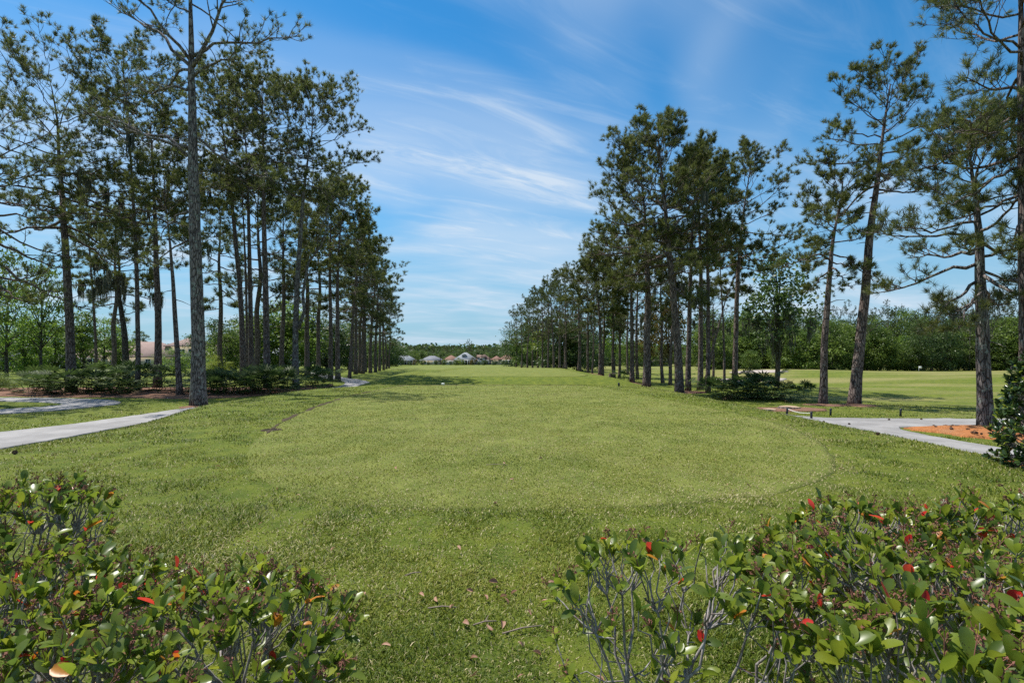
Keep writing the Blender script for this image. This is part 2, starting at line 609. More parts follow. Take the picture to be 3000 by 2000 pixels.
t = NT('old_straw')
p = t.pos()
s1 = t.noise(t.mapping(p, (1, 4, 1), (0, 0, 0.4)), 7, 5, 0.7, 1.0)
col = t.mix(t.ramp(s1, 0.3, 0.7), (0.10, 0.052, 0.034), (0.27, 0.155, 0.105))
M['old_straw'] = t.finish(t.pbr(col, 0.95, 0.1, t.bump(s1, 0.9, 0.04)))

plain('sand', (0.36, 0.31, 0.27), 0.95, 0.1, 0.12, 1.2, 0.3)
plain('soil', (0.062, 0.047, 0.030), 0.95, 0.1, 0.3, 9, 0.6)
t = NT('water')
nz = t.noise(t.mapping(t.pos(), (1, 2.2, 1)), 2.4, 4)
M['water'] = t.finish(t.pbr((0.03, 0.04, 0.022), 0.06, 0.5, t.bump(nz, 0.12, 0.05)))


def axis(parts):
    out = []
    for a, b, s in parts:
        out.append(np.arange(a, b - s * 0.5, s))
    out.append([parts[-1][1]])
    return np.concatenate(out)


gx = axis([(-2600, -400, 200), (-400, -100, 12), (-100, -40, 2), (-40, -16, 0.6), (-16, 16, 0.22), (16, 40, 0.6), (40, 100, 2), (100, 400, 12), (400, 2600, 200)])
gy = axis([(-80, -4, 4), (-4, 2, 0.5), (2, 34, 0.22), (34, 60, 0.5), (60, 120, 1.2), (120, 420, 8), (420, 3600, 180)])
XX, YY = np.meshgrid(gx, gy)
ZZ = G(XX, YY)
nx, ny = len(gx), len(gy)
ii = (np.arange(ny - 1)[:, None] * nx + np.arange(nx - 1)[None]).ravel()
mb = MB()
mb.add(np.stack([XX, YY, ZZ], -1), f4=np.stack([ii, ii + 1, ii + nx + 1, ii + nx], 1))
tag(mb.build('ground', M['grass_ground'], None, True), 'mown green grass of the golf course reaching to the far trees', kind='structure')


def sheet(name, poly, lift, mat, label, crown=0.0, rings=14, skirt=0.10, wob=0.0, level=None):
    c = poly.mean(0)
    rr = np.linspace(1, 0.02, rings)
    mb = MB()
    n = len(poly)
    V_ = []
    q = poly
    if wob:
        a = np.arange(n)
        q = c + (poly - c) * (1 + wob * (vnoise(a * 0.37, a * 0.11 + 3, 5) + vnoise(a * 1.7, a * 0.9, 6) * 0.6))[:, None]
    if skirt:
        z = G(q[:, 0], q[:, 1]) - skirt
        V_.append(np.column_stack([q[:, 0], q[:, 1], z]))
    for r_ in rr:
        s = c + (q - c) * r_
        z = (np.full(n, level) if level is not None else G(s[:, 0], s[:, 1])) + lift + crown * (1 - r_ ** 3)
        V_.append(np.column_stack([s[:, 0], s[:, 1], z]))
    k = len(V_)
    i0 = (np.arange(k - 1)[:, None] * n + np.arange(n)[None]).ravel()
    i1 = (np.arange(k - 1)[:, None] * n + (np.arange(n)[None] + 1) % n).ravel()
    f4 = np.stack([i0, i1, i1 + n, i0 + n], 1)
    V_ = np.concatenate(V_ + [np.array([[c[0], c[1], (level if level is not None else g(*c)) + lift + crown]])])
    b0 = (k - 1) * n
    a = np.arange(n)
    f3 = np.stack([b0 + a, b0 + (a + 1) % n, np.full(n, len(V_) - 1)], 1)
    mb.add(V_, f3, f4)
    return tag(mb.build(name, mat, None, True), label, kind='structure')


def ribbon(name, line, half, mat, label, lift=0.045):
    T = np.gradient(line, axis=0)
    T /= np.linalg.norm(T, axis=1)[:, None]
    N = np.stack([T[:, 1], -T[:, 0]], 1)
    offs = np.array([-1, -1, -0.97, -0.5, 0, 0.5, 0.97, 1, 1])
    hw = half(line) if callable(half) else np.full(len(line), half)
    dz = np.array([-0.2, lift - 0.012, lift, lift + 0.006, lift + 0.008, lift + 0.006, lift, lift - 0.012, -0.2])
    V_ = []
    e = 0.05 * vnoise(np.arange(len(line)) * 0.8, np.zeros(len(line)), 8)
    for o, d in zip(offs, dz):
        q = line + N * (o * hw + e)[:, None]
        V_.append(np.column_stack([q[:, 0], q[:, 1], G(q[:, 0], q[:, 1]) + d]))
    V_ = np.stack(V_, 1)
    n, m = len(line), len(offs)
    ii = (np.arange(n - 1)[:, None] * m + np.arange(m - 1)[None]).ravel()
    mb = MB()
    mb.add(V_, f4=np.stack([ii, ii + 1, ii + m + 1, ii + m], 1))
    return tag(mb.build(name, mat, None, False), label, kind='structure')


sheet('tee_box', TEE, 0.005, M['tee_turf'], 'closely mown pale green tee with rounded near end', 0.0, 60, 0.01, 0.012)
sheet('tee_box', TEE2, 0.02, M['tee_turf'], 'forward tee, a second mown platform before the far fairway', 0.0, 40, 0.05)
sheet('fairway', FAIRWAY, 0.03, M['tee_turf'], 'pale mown fairway leading to the far houses', 0.0, 40, 0.05)
ribbon('cart_path', catmull(PATH_L, 5), lambda q: 1.22 + 1.0 * smooth(19, 13, q[:, 1]), M['concrete'], 'long grey concrete cart path running beside the tall pines')
ribbon('cart_path', catmull(PATH_LOOP, 5), 1.2, M['concrete'], 'grey concrete cart path bending round in a hairpin', 0.049)
ribbon('cart_path', catmull(PATH_R, 5), 1.3, M['concrete'], 'pale concrete cart path passing behind the orange mulch bed', 0.049)
ribbon('cart_path', catmull(PATH_RB, 5), 1.05, M['concrete'], 'narrow concrete path branching in front of the orange mulch bed', 0.042)
sheet('mulch_bed', MULCH_R, 0.05, M['pine_straw'], 'orange pine straw bed round the lichen-spotted pine', 0.20, 14, 0.1, 0.10)
sheet('mulch_bed', MULCH_L, 0.04, M['old_straw'], 'reddish brown straw bed under the long palmetto row', 0.03, 14, 0.1, 0.03)
sheet('mulch_bed', MULCH_P, 0.06, M['old_straw'], 'reddish straw patch beside the shaded stretch of path', 0.03, 10, 0.1, 0.08)
sheet('mulch_bed', STUMP_BED, 0.03, M['old_straw'], 'thin reddish straw patch around two flat stumps', 0.02, 10, 0.1, 0.15)
sheet('mulch_bed', CAMELLIA_BED, 0.03, M['pine_straw'], 'straw at the foot of the glossy camellia', 0.05, 10, 0.1, 0.08)
for px, d, r_, lab in [(583, 26.0, 0.75, 'the lichen-covered pine'), (1990, 33.4, 1.0, 'the tallest pine of the right grove'), (1894, 35.8, 0.9, 'the grove edge pine facing the tee'),
                      (2410, 27.1, 0.8, 'the shorter pine left of the slanting one'), (2502, 27.1, 0.9, 'the slanting pine'), (2030, 37.2, 1.3, 'the slim straight pines of the grove'), (1757, 50.5, 0.9, 'the forward pine of the right grove'), (1852, 48.2, 1.2, 'the pine beside the small palmettos')]:
    w = at(px, HORIZON, d)
    a = np.linspace(0, 2 * np.pi, 30, endpoint=False)
    poly = np.stack([w.x + r_ * np.cos(a) * (1.15 + 0.2 * np.sin(2 * a + px)), w.y - 0.1 + r_ * np.sin(a)], 1)
    sheet('mulch_bed', poly, 0.02, M['old_straw'], 'thin ring of fallen needles at the foot of ' + lab, 0.05, 8, 0.1, 0.25)
for c, rx, ry, lab in (((31, 66), 4.6, 1.9, 'pale sand bunker seen between the pine trunks'), ((36, 74), 4.0, 1.6, 'small pale sand bunker behind the palmettos'),
                       ((-14.5, 86), 2.6, 2.0, 'low bright sand patch at the end of the forward tee')):
    a = np.linspace(0, 2 * np.pi, 36, endpoint=False)
    poly = np.stack([c[0] + rx * np.cos(a) * (1 + 0.15 * np.sin(3 * a + c[0])), c[1] + ry * np.sin(a)], 1)
    sheet('sand_bunker', poly, 0.06, M['sand'], lab, 0.10, 10, 0.2)
a = np.linspace(0, 2 * np.pi, 48, endpoint=False)
sheet('pond', np.stack([-61 + 16 * np.cos(a) * (1 + 0.06 * np.sin(2 * a)), 57 + 7.5 * np.sin(a)], 1), 0.0, M['water'], 'still pond reflecting green at the edge of the lawn', 0, 6, 0.0, 0.0, -1.12)


def torn_edge(name, line, mat, label, w0, lift, seed, gate=0.0):
    """an uneven strip of bare soil or dry turf along the trimmed edge"""
    P = catmull(line, 10)
    n = len(P)
    T = np.gradient(P, axis=0)
    T /= np.linalg.norm(T, axis=1)[:, None] + 1e-9
    N = np.stack([T[:, 1], -T[:, 0]], 1)
    s = np.concatenate([[0], np.cumsum(np.linalg.norm(np.diff(P, axis=0), axis=1))])
    w = w0 * np.clip(0.55 + 1.7 * vnoise(s / 0.7, s * 0 + seed, seed) + 1.2 * vnoise(s / 0.16, s * 0, seed + 1) - gate, 0.0, 1.6)
    c = P + N * (0.5 * w0 * vnoise(s / 0.5, s * 0, seed + 2))[:, None]
    V_ = []
    for k in (-1, -0.5, 0.5, 1):
        q = c + N * (k * w)[:, None]
        V_.append(np.column_stack([q[:, 0], q[:, 1], G(q[:, 0], q[:, 1]) + (lift if abs(k) < 1 else -0.01)]))
    V_ = np.stack(V_, 1)
    ii = (np.arange(n - 1)[:, None] * 4 + np.arange(3)[None]).ravel()
    mb = MB()
    mb.add(V_, f4=np.stack([ii, ii + 1, ii + 5, ii + 4], 1))
    tag(mb.build(name, mat, None, True), label, kind='structure')


torn_edge('soil_edge', np.array([(-5.2, 10.8), (-5.7, 12.6), (-6.2, 15), (-6.55, 18), (-6.85, 21.5), (-6.8, 25), (-6.45, 29), (-6.0, 30.3), (-3.5, 30.6), (-1, 30.65), (2, 30.5), (4.2, 30.2)]), M['soil'], 'torn strip of bare soil along the left and far edge of the tee', 0.11, 0.020, 5, 0.10)

# ---- blades of grass, thinning out with distance
def grass_blades():
    rng = np.random.default_rng(11)
    n = 820000
    r_ = 1.5 * (36 / 1.5) ** rng.random(n)
    th = R(54) * (2 * rng.random(n) - 1)
    x, y = r_ * np.sin(th), r_ * np.cos(th)
    tee = inside(x + 0.30 * vnoise(x / 0.35, y / 0.35, 71) + 0.10 * rng.standard_normal(n), y + 0.30 * vnoise(x / 0.35, y / 0.35, 72) + 0.10 * rng.standard_normal(n), TEE)
    ok = np.ones(n, bool)
    for l, h in PATHS:
        h = h + (1.0 * smooth(19, 13, y) if l is PATH_L else 0.0)
        near_ = ok & (x > l[:, 0].min() - 3) & (x < l[:, 0].max() + 3) & (y > l[:, 1].min() - 3) & (y < l[:, 1].max() + 3)
        ds = np.full(n, 99.0)
        ds[near_] = seg_dist(x[near_], y[near_], l[::3] if len(l) % 3 == 1 else np.vstack([l[::3], l[-1:]]))
        ok &= ds > h + 0.02 - 0.10 * rng.random(n) * (vnoise(x / 0.5, y / 0.5, 41) + 0.5)
    for b in BEDS:
        m_ = (x > b[:, 0].min()) & (x < b[:, 0].max()) & (y > b[:, 1].min()) & (y < b[:, 1].max())
        m_[m_] = inside(x[m_], y[m_], b)
        ok &= ~m_
    patch = vnoise(x / 0.45, y / 0.45, 21) + 0.6 * vnoise(x / 1.6, y / 1.6, 22) + 0.4 * vnoise(x / 0.12, y / 0.12, 23)
    ok &= (rng.random(n) < 0.55 + 0.9 * patch + np.where(tee, 0.25, 0.1))
    x, y, r_, tee, patch = x[ok], y[ok], r_[ok], tee[ok], patch[ok]
    n = len(x)
    z = G(x, y) + np.where(tee, 0.008, -0.004)
    w = 0.0024 * np.maximum(r_ / 2.4, 0.8) ** 0.78 * (0.7 + 0.6 * rng.random(n))
    L = (0.018 + 0.026 * rng.random(n)) * np.where(tee, 0.55, 1.0 + 1.1 * np.clip(patch, -0.35, 0.6)) * np.maximum(r_ / 2.5, 1) ** 0.22
    az = rng.random(n) * 2 * np.pi
    tilt = R(18) + R(62) * rng.random(n) ** 0.8
    d = np.stack([np.cos(az) * np.sin(tilt), np.sin(az) * np.sin(tilt), np.cos(tilt)], 1)
    s = np.stack([-np.sin(az + 0.7 * rng.standard_normal(n)), np.cos(az), np.zeros(n)], 1)
    b = np.stack([x, y, z], 1)
    # a straw edge where the tee has been trimmed
    edge = np.full(n, 9.0)
    e_ = (y < 15) & (x > -2)
    edge[e_] = seg_dist(x[e_], y[e_], TEE[56:134:2])
    rim = np.exp(-(edge / (0.20 + 0.25 * (vnoise(x / 0.6, y / 0.6, 61) + 0.3))) ** 2) * smooth(0.5, 3.5, x) * (y < 14) * np.clip(0.75 + 1.2 * vnoise(x / 0.9, y / 0.9, 62), 0, 1)
    straw = rng.random(n) < np.clip(0.235 - 0.42 * patch + 0.25 * vnoise(x / 2.6, y / 1.1, 31) + 0.85 * rim + np.where(tee, 0.06, 0), 0.06, 0.9)
    tint = np.where(straw, 0.72 + 0.28 * rng.random(n) * np.clip(6.0 / r_, 0.45, 1), 0.45 * rng.random(n) + 0.42 * vnoise(x / 2.8, y / 0.9, 51) + 0.12 * vnoise(x / 0.7, y / 0.35, 52) + np.where(tee, 0.16, 0.0))
    tint = np.clip(tint, 0, 1)
    near = r_ < 5.5
    mb = MB()
    bf, df, sf, wf, Lf = b[~near], d[~near], s[~near], w[~near][:, None], L[~near][:, None]
    v = np.stack([bf - sf * wf, bf + sf * wf, bf + df * Lf], 1)
    k = len(bf)
    mb.add(v, f3=np.arange(3 * k).reshape(-1, 3), tint=np.repeat(tint[~near], 3))
    bn, dn, sn, wn_, Ln = b[near], d[near], s[near], w[near][:, None], L[near][:, None]
    up = np.array([0, 0, 1.0])
    m = bn + dn * Ln * 0.55 + up * Ln * 0.10
    tp = bn + dn * Ln - up * Ln * 0.10
    v = np.stack([bn - sn * wn_ * 0.8, bn + sn * wn_ * 0.8, m + sn * wn_ * 0.75, m - sn * wn_ * 0.75, tp], 1)
    k = len(bn)
    q = np.arange(k)[:, None] * 5
    mb.add(v, f3=q + np.array([[3, 2, 4]]), f4=q + np.array([[0, 1, 2, 3]]), tint=np.repeat(tint[near], 5))
    t = NT('grass_blade')
    f = t.attr()
    ra = t.n.new('ShaderNodeValToRGB')
    t.l.new(f, ra.inputs[0])
    e = ra.color_ramp.elements
    e[0].position, e[0].color = 0.0, (0.052, 0.088, 0.005, 1)
    e[1].position, e[1].color = 1.0, (0.50, 0.42, 0.24, 1)
    for ps, c_ in ((0.30, (0.130, 0.164, 0.012, 1)), (0.55, (0.240, 0.240, 0.034, 1)), (0.72, (0.26, 0.23, 0.08, 1))):
        q_ = ra.color_ramp.elements.new(ps)
        q_.color = c_
    M['grass_blade'] = t.leafy(ra.outputs[0], 0.25, ra.outputs[0], 0.55, 0.25)
    tag(mb.build('grass', M['grass_blade']), 'short green and straw coloured blades of mown grass', kind='stuff')


grass_blades()


# ------------------------------------------------------------------ pines
def unit(v):
    return v / (np.linalg.norm(v, axis=-1, keepdims=True) + 1e-9)


def resample(P, n):
    P = np.asarray(P, float)
    s = np.concatenate([[0], np.cumsum(np.linalg.norm(np.diff(P, axis=0), axis=1))])
    q = np.linspace(0, s[-1], n)
    return np.stack([np.interp(q, s, P[:, k]) for k in range(3)], 1)


def needle_mesh(rng, P, D, size, m, width, tint):
    """bottle-brush tufts: m needles at each of the points P, pointing along D"""
    n = len(P)
    P, D = np.repeat(P, m, 0), np.repeat(D, m, 0)
    tint = np.clip(np.repeat(tint, m) + 0.18 * rng.standard_normal(n * m), 0, 1)
    size = np.repeat(size, m)
    rnd = unit(rng.standard_normal((n * m, 3)))
    perp = unit(np.cross(D, rnd))
    th = R(5) + R(58) * rng.random(n * m) ** 0.9
    d = D * np.cos(th)[:, None] + perp * np.sin(th)[:, None]
    d[:, 2] -= 0.12
    d = unit(d)
    b = P + D * (size * (rng.random(n * m) * 0.5 - 0.35))[:, None]
    L = (size * (0.75 + 0.5 * rng.random(n * m)))[:, None]
    s = unit(np.cross(d, unit(rng.standard_normal((n * m, 3)))))
    w = (width * (0.7 + 0.6 * rng.random(n * m)))[:, None]
    b2 = b + d * L * 0.12
    v = np.stack([b2 - s * w, b2 + s * w, b + d * L], 1)
    return v.reshape(-1, 3), np.arange(3 * n * m).reshape(-1, 3), np.repeat(tint, 3)


def grow_limb(rng, path, r0, mbr, tufts, leafy_from=0.3, spread=0.42, nsub=9, tw=3, sides=6, sublen=None, tsize=0.28):
    """one limb with its side shoots; the tufts go into a list of (point, direction, size)"""
    P = resample(path, 9)
    n = len(P)
    P[1:-1] += rng.standard_normal((n - 2, 3)) * 0.03 * np.linalg.norm(P[-1] - P[0]) * 0.5
    Ltot = np.linalg.norm(np.diff(P, axis=0), axis=1).sum()
    mbr.tube(P, np.linspace(r0, max(0.012, r0 * 0.22), n), sides)
    T = unit(np.gradient(P, axis=0))
    for k in range(nsub):
        s = leafy_from + (1 - leafy_from) * (k + rng.random()) / nsub
        i = min(int(s * (n - 1)), n - 2)
        f = s * (n - 1) - i
        p = P[i] * (1 - f) + P[i + 1] * f
        d = T[i]
        hz = np.array([-d[1], d[0], 0.0])
        hz /= np.linalg.norm(hz) + 1e-6
        side = 1 if k % 2 else -1
        a = R(rng.uniform(25, 70))
        dd = unit(d * math.cos(a) + side * hz * math.sin(a) + np.array([0, 0, rng.uniform(-0.12, 0.55)]))
        L = (sublen or spread * Ltot) * (1.1 - 0.6 * s) * rng.uniform(0.6, 1.25)
        L = max(L, 0.35)
        q = [p]
        c = dd.copy()
        for j in range(4):
            c = unit(c + rng.standard_normal(3) * 0.22 + np.array([0, 0, 0.10]))
            q.append(q[-1] + c * L / 4)
        q = np.array(q)
        rs = max(0.014, r0 * 0.42 * (1.1 - 0.5 * s))
        mbr.tube(q, np.linspace(rs, max(0.006, rs * 0.3), 5), 4, False)
        tufts.append((q[-1], unit(c * 0.8 + np.array([0, 0, 0.6])), tsize * rng.uniform(0.85, 1.2)))
        for j in range(tw):
            u = rng.uniform(0.3, 0.98)
            ji = min(int(u * 4), 3)
            b = q[ji] + (q[ji + 1] - q[ji]) * (u * 4 - ji)
            e = unit(unit(q[ji + 1] - q[ji]) * 0.7 + rng.standard_normal(3) * 0.55 + np.array([0, 0, 0.45]))
            l = rng.uniform(0.15, 0.55) * min(1.0, L)
            w = b + e * l
            mbr.tube(np.array([b, b + e * l * 0.5 + rng.standard_normal(3) * 0.02, w]), [rs * 0.5, rs * 0.4, 0.007], 3, False)
            tufts.append((w, unit(e * 0.7 + np.array([0, 0, 0.6])), tsize * rng.uniform(0.8, 1.15)))
    tufts.append((P[-1], unit(T[-1] + np.array([0, 0, 0.4])), tsize * 1.15))


def moss_mesh(rng, spots, mb, length=1.2, width=0.042):
    """hanging moss: bundles of drooping strands"""
    for p in spots:
        L0 = length * rng.uniform(0.5, 1.3)
        k = int(14 + 16 * rng.random())
        for _ in range(k):
            b = p + rng.standard_normal(3) * np.array([0.12, 0.12, 0.04])
            L = L0 * rng.uniform(0.35, 1.0)
            m = 4
            q = np.array([b + np.array([0, 0, -L * j / m]) + rng.standard_normal(3) * np.array([0.04, 0.04, 0.02]) * (j > 0) for j in range(m + 1)])
            a = rng.random() * np.pi
            s = np.array([math.cos(a), math.sin(a), 0]) * width
            ww = np.array([0.7, 1.0, 0.9, 0.6, 0.1])[:, None]
            v = np.concatenate([q - s * ww, q + s * ww])
            i = np.arange(m)
            mb.add(v, f4=np.stack([i, i + 1, i + 6, i + 5], 1), tint=rng.random())


def trunk_mesh(rng, path, radii, sides=14):
    P = np.asarray(path, float)
    n = max(14, int(len(P) * 4))
    s = np.linspace(0, len(P) - 1, n)
    cm = catmull(P, 8)
    P2 = resample(cm, n)
    rr = np.interp(np.linspace(0, 1, n), np.linspace(0, 1, len(radii)), radii)
    P2[1:, :2] += np.cumsum(rng.standard_normal((n - 1, 2)), 0) * 0.008
    mb = MB()
    mb.tube(P2, rr, sides, True)
    v = mb.v[0]
    k = n * sides
    cen = np.repeat(P2, sides, 0)
    ang = np.arctan2(v[:k, 1] - cen[:, 1], v[:k, 0] - cen[:, 0])
    hgt = np.repeat(np.arange(n) / n, sides)
    flare = np.exp(-hgt * n / 1.4) * (0.22 + 0.12 * np.sin(ang * 5 + rng.random() * 6))
    rough = 0.05 * vnoise(ang * 3, hgt * 60, rng.random() * 50) + flare
    v[:k] = cen + (v[:k] - cen) * (1 + rough)[:, None]
    return mb, P2, rr


def make_pine(seed, path, r0, crown_z, Rm, nl, tsize=0.30, needles=26, nwid=0.011, custom=(), shape='round', mossy=0, sub=9, tw=4, fine=True, droop=0.0, dead=4, gap=0.0, leafy_from=0.28):
    """trunk, limbs and needles in the coordinates of the base; path from the base up"""
    rng = np.random.default_rng(seed)
    path = [np.array(p, float) for p in path]
    H = path[-1][2]
    radii = [r0, r0 * 0.86, r0 * 0.78, r0 * 0.66, r0 * 0.48, r0 * 0.26, 0.03]
    tmb, P2, rr = trunk_mesh(rng, path, radii, 16 if fine else 8)
    limbs, tufts = [], []

    def on_trunk(z):
        i = int(np.clip(np.searchsorted(P2[:, 2], z), 1, len(P2) - 1))
        f = (z - P2[i - 1][2]) / (P2[i][2] - P2[i - 1][2] + 1e-9)
        return P2[i - 1] * (1 - f) + P2[i] * f, rr[i]

    for c in custom:
        lm = MB()
        grow_limb(rng, np.array(c['p'], float), c['r'], lm, tufts, c.get('f', 0.35), c.get('spread', 0.36), c.get('n', 10), c.get('tw', 3), 8, None, tsize)
        limbs.append(lm)
    az = rng.random() * 6.28
    for k in range(nl):
        u = (k + 0.6 * rng.random()) / nl
        if gap and rng.random() < gap:
            continue
        z = crown_z + (H - crown_z) * (u ** 0.9) * 0.97
        p, rt = on_trunk(z)
        az += 2.4 + rng.uniform(-0.5, 0.5)
        if shape == 'round':
            pr = math.sqrt(max(0.0, 1 - ((u - 0.42) / 0.66) ** 2))
        elif shape == 'cone':
            pr = (1.0 - 0.8 * u) * (0.6 + 0.4 * min(1, u * 5))
        elif shape == 'flat':
            pr = 0.45 + 0.55 * math.sin(min(1, u * 1.05) * math.pi * 0.72)
        else:
            pr = 0.55 + 0.45 * rng.random()
        L = Rm * pr * rng.uniform(0.7, 1.15)
        if L < 0.4:
            L = 0.4
        e = R(-12 + 70 * u ** 1.3 + rng.uniform(-12, 12) - droop * 20 * (1 - u))
        d = np.array([math.cos(az) * math.cos(e), math.sin(az) * math.cos(e), math.sin(e)])
        q = [p]
        for j in range(6):
            bend = 0.09 if j > 2 else (0.05 if u > 0.4 else -0.06)
            d = unit(d + rng.standard_normal(3) * 0.13 + np.array([0, 0, bend]))
            q.append(q[-1] + d * L / 6)
        lm = MB()
        grow_limb(rng, np.array(q), min(rt * 0.55, 0.018 * L + 0.016), lm, tufts, leafy_from + 0.16 * (1 - u), 0.36, sub if L > 1.2 else max(3, sub // 2), tw, 6 if fine else 4, None, tsize)
        limbs.append(lm)
    for k in range(dead):
        z = crown_z * rng.uniform(0.55, 0.98)
        p, rt = on_trunk(z)
        a = rng.random() * 6.28
        l = rng.uniform(0.4, 1.6)
        dd = np.array([math.cos(a), math.sin(a), rng.uniform(-0.35, 0.25)])
        lm = tmb
        lm.tube(np.array([p, p + dd * l * 0.5, p + dd * l + np.array([0, 0, -0.1 * l])]), [0.03, 0.02, 0.008], 4, False)
    tp = np.array([t_[0] for t_ in tufts])
    td = np.array([t_[1] for t_ in tufts])
    ts = np.array([t_[2] for t_ in tufts])
    nmb = MB()
    v, f, tn = needle_mesh(rng, tp, td, ts, needles, nwid, 0.25 + 0.5 * rng.random(len(tp)))
    nmb.add(v, f3=f, tint=tn)
    mo = None
    if mossy:
        mo = []
        idx = np.where(tp[:, 2] < crown_z + (H - crown_z) * 0.55)[0]
        if len(idx):
            for p_ in tp[rng.choice(idx, min(mossy, len(idx)), False)]:
                mo.append(MB())
                moss_mesh(rng, [p_], mo[-1], 1.8 if nwid > 0.009 else 1.0, 0.042 if nwid > 0.009 else 0.013)
    return tmb, limbs, nmb, mo


def tree_path(d, pix):
    """trunk line from pixels of the photograph, from the base up, with its base on the ground"""
    b = at(pix[0][0], HORIZON, d)
    z0 = g(b.x, b.y)
    out = [np.zeros(3)]
    for (px, py) in pix[1:]:
        w = at(px, py, d)
        out.append(np.array([w.x - b.x, 0.0, w.z - z0]))
    out[0][2] = -0.12
    return Vector((b.x, b.y, z0)), out


def place_pine(label, seed, d, pix, r0, crown_y, Rm, nl, bark='pine_bark', group='tall pines', custom=(), cat='pine tree', depth_lean=0.0, **kw):
    base, path = tree_path(d, pix)
    if d > 26.5 or d < 20:
        r0 *= 0.86
    cz = at(0, crown_y, d).z - base.z
    H = path[-1][2]
    k_ = (H - 0.34 * Rm - cz) / (H - cz) if H - cz > Rm else 0.75
    for p_ in path:
        p_[1] += depth_lean * p_[2]
        if p_[2] > cz:
            p_[2] = cz + (p_[2] - cz) * k_
    cst = []
    for c in custom:
        c = dict(c)
        q = []
        for j, (px, py) in enumerate(c['px']):
            w = at(px, py, d)
            q.append((w.x - base.x, c.get('dy', 0.0) * j / (len(c['px']) - 1), w.z - base.z))
        c['p'] = q
        cst.append(c)
    nw = kw.pop('nwid', 0.0112 * max(1.0, d / 26.0) ** 0.85)
    tmb, limbs, nmb, mo = make_pine(seed, path, r0, cz, Rm, nl, nwid=nw, custom=cst, **kw)
    root = empty('pine_tree', base)
    tag(root, label, cat, group)
    tmb.build('trunk', M[bark], root, True)
    for lm in limbs:
        lm.build('limb', M[bark], root, True)
    nmb.build('crown', M['needles'], root)
    for mm in mo or []:
        mm.build('hanging_moss', M['moss'], root)
    return root


GL = 'pines standing in the left-hand row'
GR = 'pines standing right of the tee'
# ---- the pines one can tell apart, left of the tee
place_pine('thick lichen-covered pine trunk standing alone beside the long cart path', 101, 26.2,
           [(583, 1190), (581, 1050), (577, 860), (571, 660), (566, 460), (562, 260), (558, 60), (556, -120), (553, -300)], 0.355, 40, 4.6, 12, 'lichen_bark', None,
           custom=[dict(px=[(556, 192), (500, 130), (430, 70), (370, 30), (300, -10)], r=0.10, f=0.45, n=12, dy=1.2),
                   dict(px=[(556, 175), (515, 120), (470, 60), (430, 10), (395, -60)], r=0.09, f=0.5, n=10, dy=-1.5),
                   dict(px=[(563, 196), (610, 140), (655, 80), (690, 20), (720, -60)], r=0.11, f=0.4, n=12, dy=-0.8),
                   dict(px=[(566, 165), (620, 115), (700, 108), (780, 95), (850, 70)], r=0.085, f=0.35, n=13, dy=1.0),
                   dict(px=[(570, 222), (620, 200), (680, 195), (720, 165), (745, 150)], r=0.075, f=0.4, n=9, dy=-1.0),
                   dict(px=[(553, 205), (510, 195), (480, 210), (440, 235), (400, 232)], r=0.075, f=0.4, n=9, dy=1.5),
                   dict(px=[(553, 262), (500, 240), (440, 230), (380, 225), (330, 205)], r=0.08, f=0.4, n=10, dy=2.0),
                   dict(px=[(549, 432), (480, 392), (400, 378), (320, 365), (240, 330)], r=0.10, f=0.4, n=13, dy=1.4),
                   dict(px=[(549, 458), (500, 425), (430, 400), (370, 375), (290, 350)], r=0.09, f=0.45, n=12, dy=-1.2),
                   dict(px=[(579, 403), (620, 440), (670, 470), (720, 500), (760, 490)], r=0.07, f=0.4, n=9, dy=1.8),
                   dict(px=[(550, 620), (500, 622), (450, 650), (410, 680)], r=0.075, f=0.5, n=7, dy=1.6),
                   dict(px=[(552, 704), (500, 715), (450, 745), (415, 765)], r=0.06, f=0.55, n=6, dy=1.0)],
           tsize=0.25, needles=26, shape='irregular', sub=6, tw=4, dead=3, leafy_from=0.45)
place_pine('big pine rising behind the leftmost palmetto clump, trunk leaning left', 102, 36.5,
           [(208, 1125), (203, 950), (192, 760), (180, 560), (170, 400), (166, 280), (150, 160)], 0.36, 690, 6.7, 39, group=GL, tsize=0.30, sub=9, droop=0.3)
place_pine('slim straight pine with its foot in the straw by the palmettos', 103, 36.7,
           [(403, 1152), (405, 1000), (402, 800), (393, 600), (382, 400), (370, 220), (356, 100)], 0.20, 640, 5.8, 36, group=GL, tsize=0.29, sub=9, mossy=10)
place_pine('thin pine leaning to the left just beside the lichen-covered pine', 104, 34.0,
           [(527, 1160), (518, 1020), (504, 820), (490, 660), (476, 500)], 0.215, 700, 3.9, 23, group=GL, tsize=0.28, sub=9)
place_pine('stout dark pine hidden at its foot by palmettos, between slim and leaning pines', 105, 42.0,
           [(462, 1100), (462, 950), (458, 780), (453, 600), (447, 440), (440, 300)], 0.34, 640, 5.2, 32, group=GL, tsize=0.30, sub=9, mossy=14)
place_pine('thin young pine in front of the bright green garden trees', 106, 52.0,
           [(284, 1098), (277, 940), (266, 780), (256, 620), (252, 520)], 0.17, 820, 3.2, 23, group=GL, tsize=0.30, sub=7)
place_pine('moss-hung dark pine with a short bent trunk', 107, 48.0,
           [(372, 1090), (364, 970), (348, 860), (350, 760), (342, 640)], 0.36, 860, 5.0, 23, 'oak_bark', GL, tsize=0.30, sub=9, mossy=26)
place_pine('left stem of the trio of close-set pines behind the palmettos', 108, 46.0,
           [(712, 1100), (706, 920), (692, 740), (670, 520), (650, 340), (634, 200)], 0.30, 560, 5.4, 34, group=GL, tsize=0.30, sub=9, mossy=16)
place_pine('right stem of the trio of close-set pines behind the palmettos', 109, 47.0,
           [(736, 1100), (734, 920), (729, 700), (723, 480), (716, 340), (712, 245)], 0.28, 600, 4.5, 29, group=GL, tsize=0.30, sub=9)
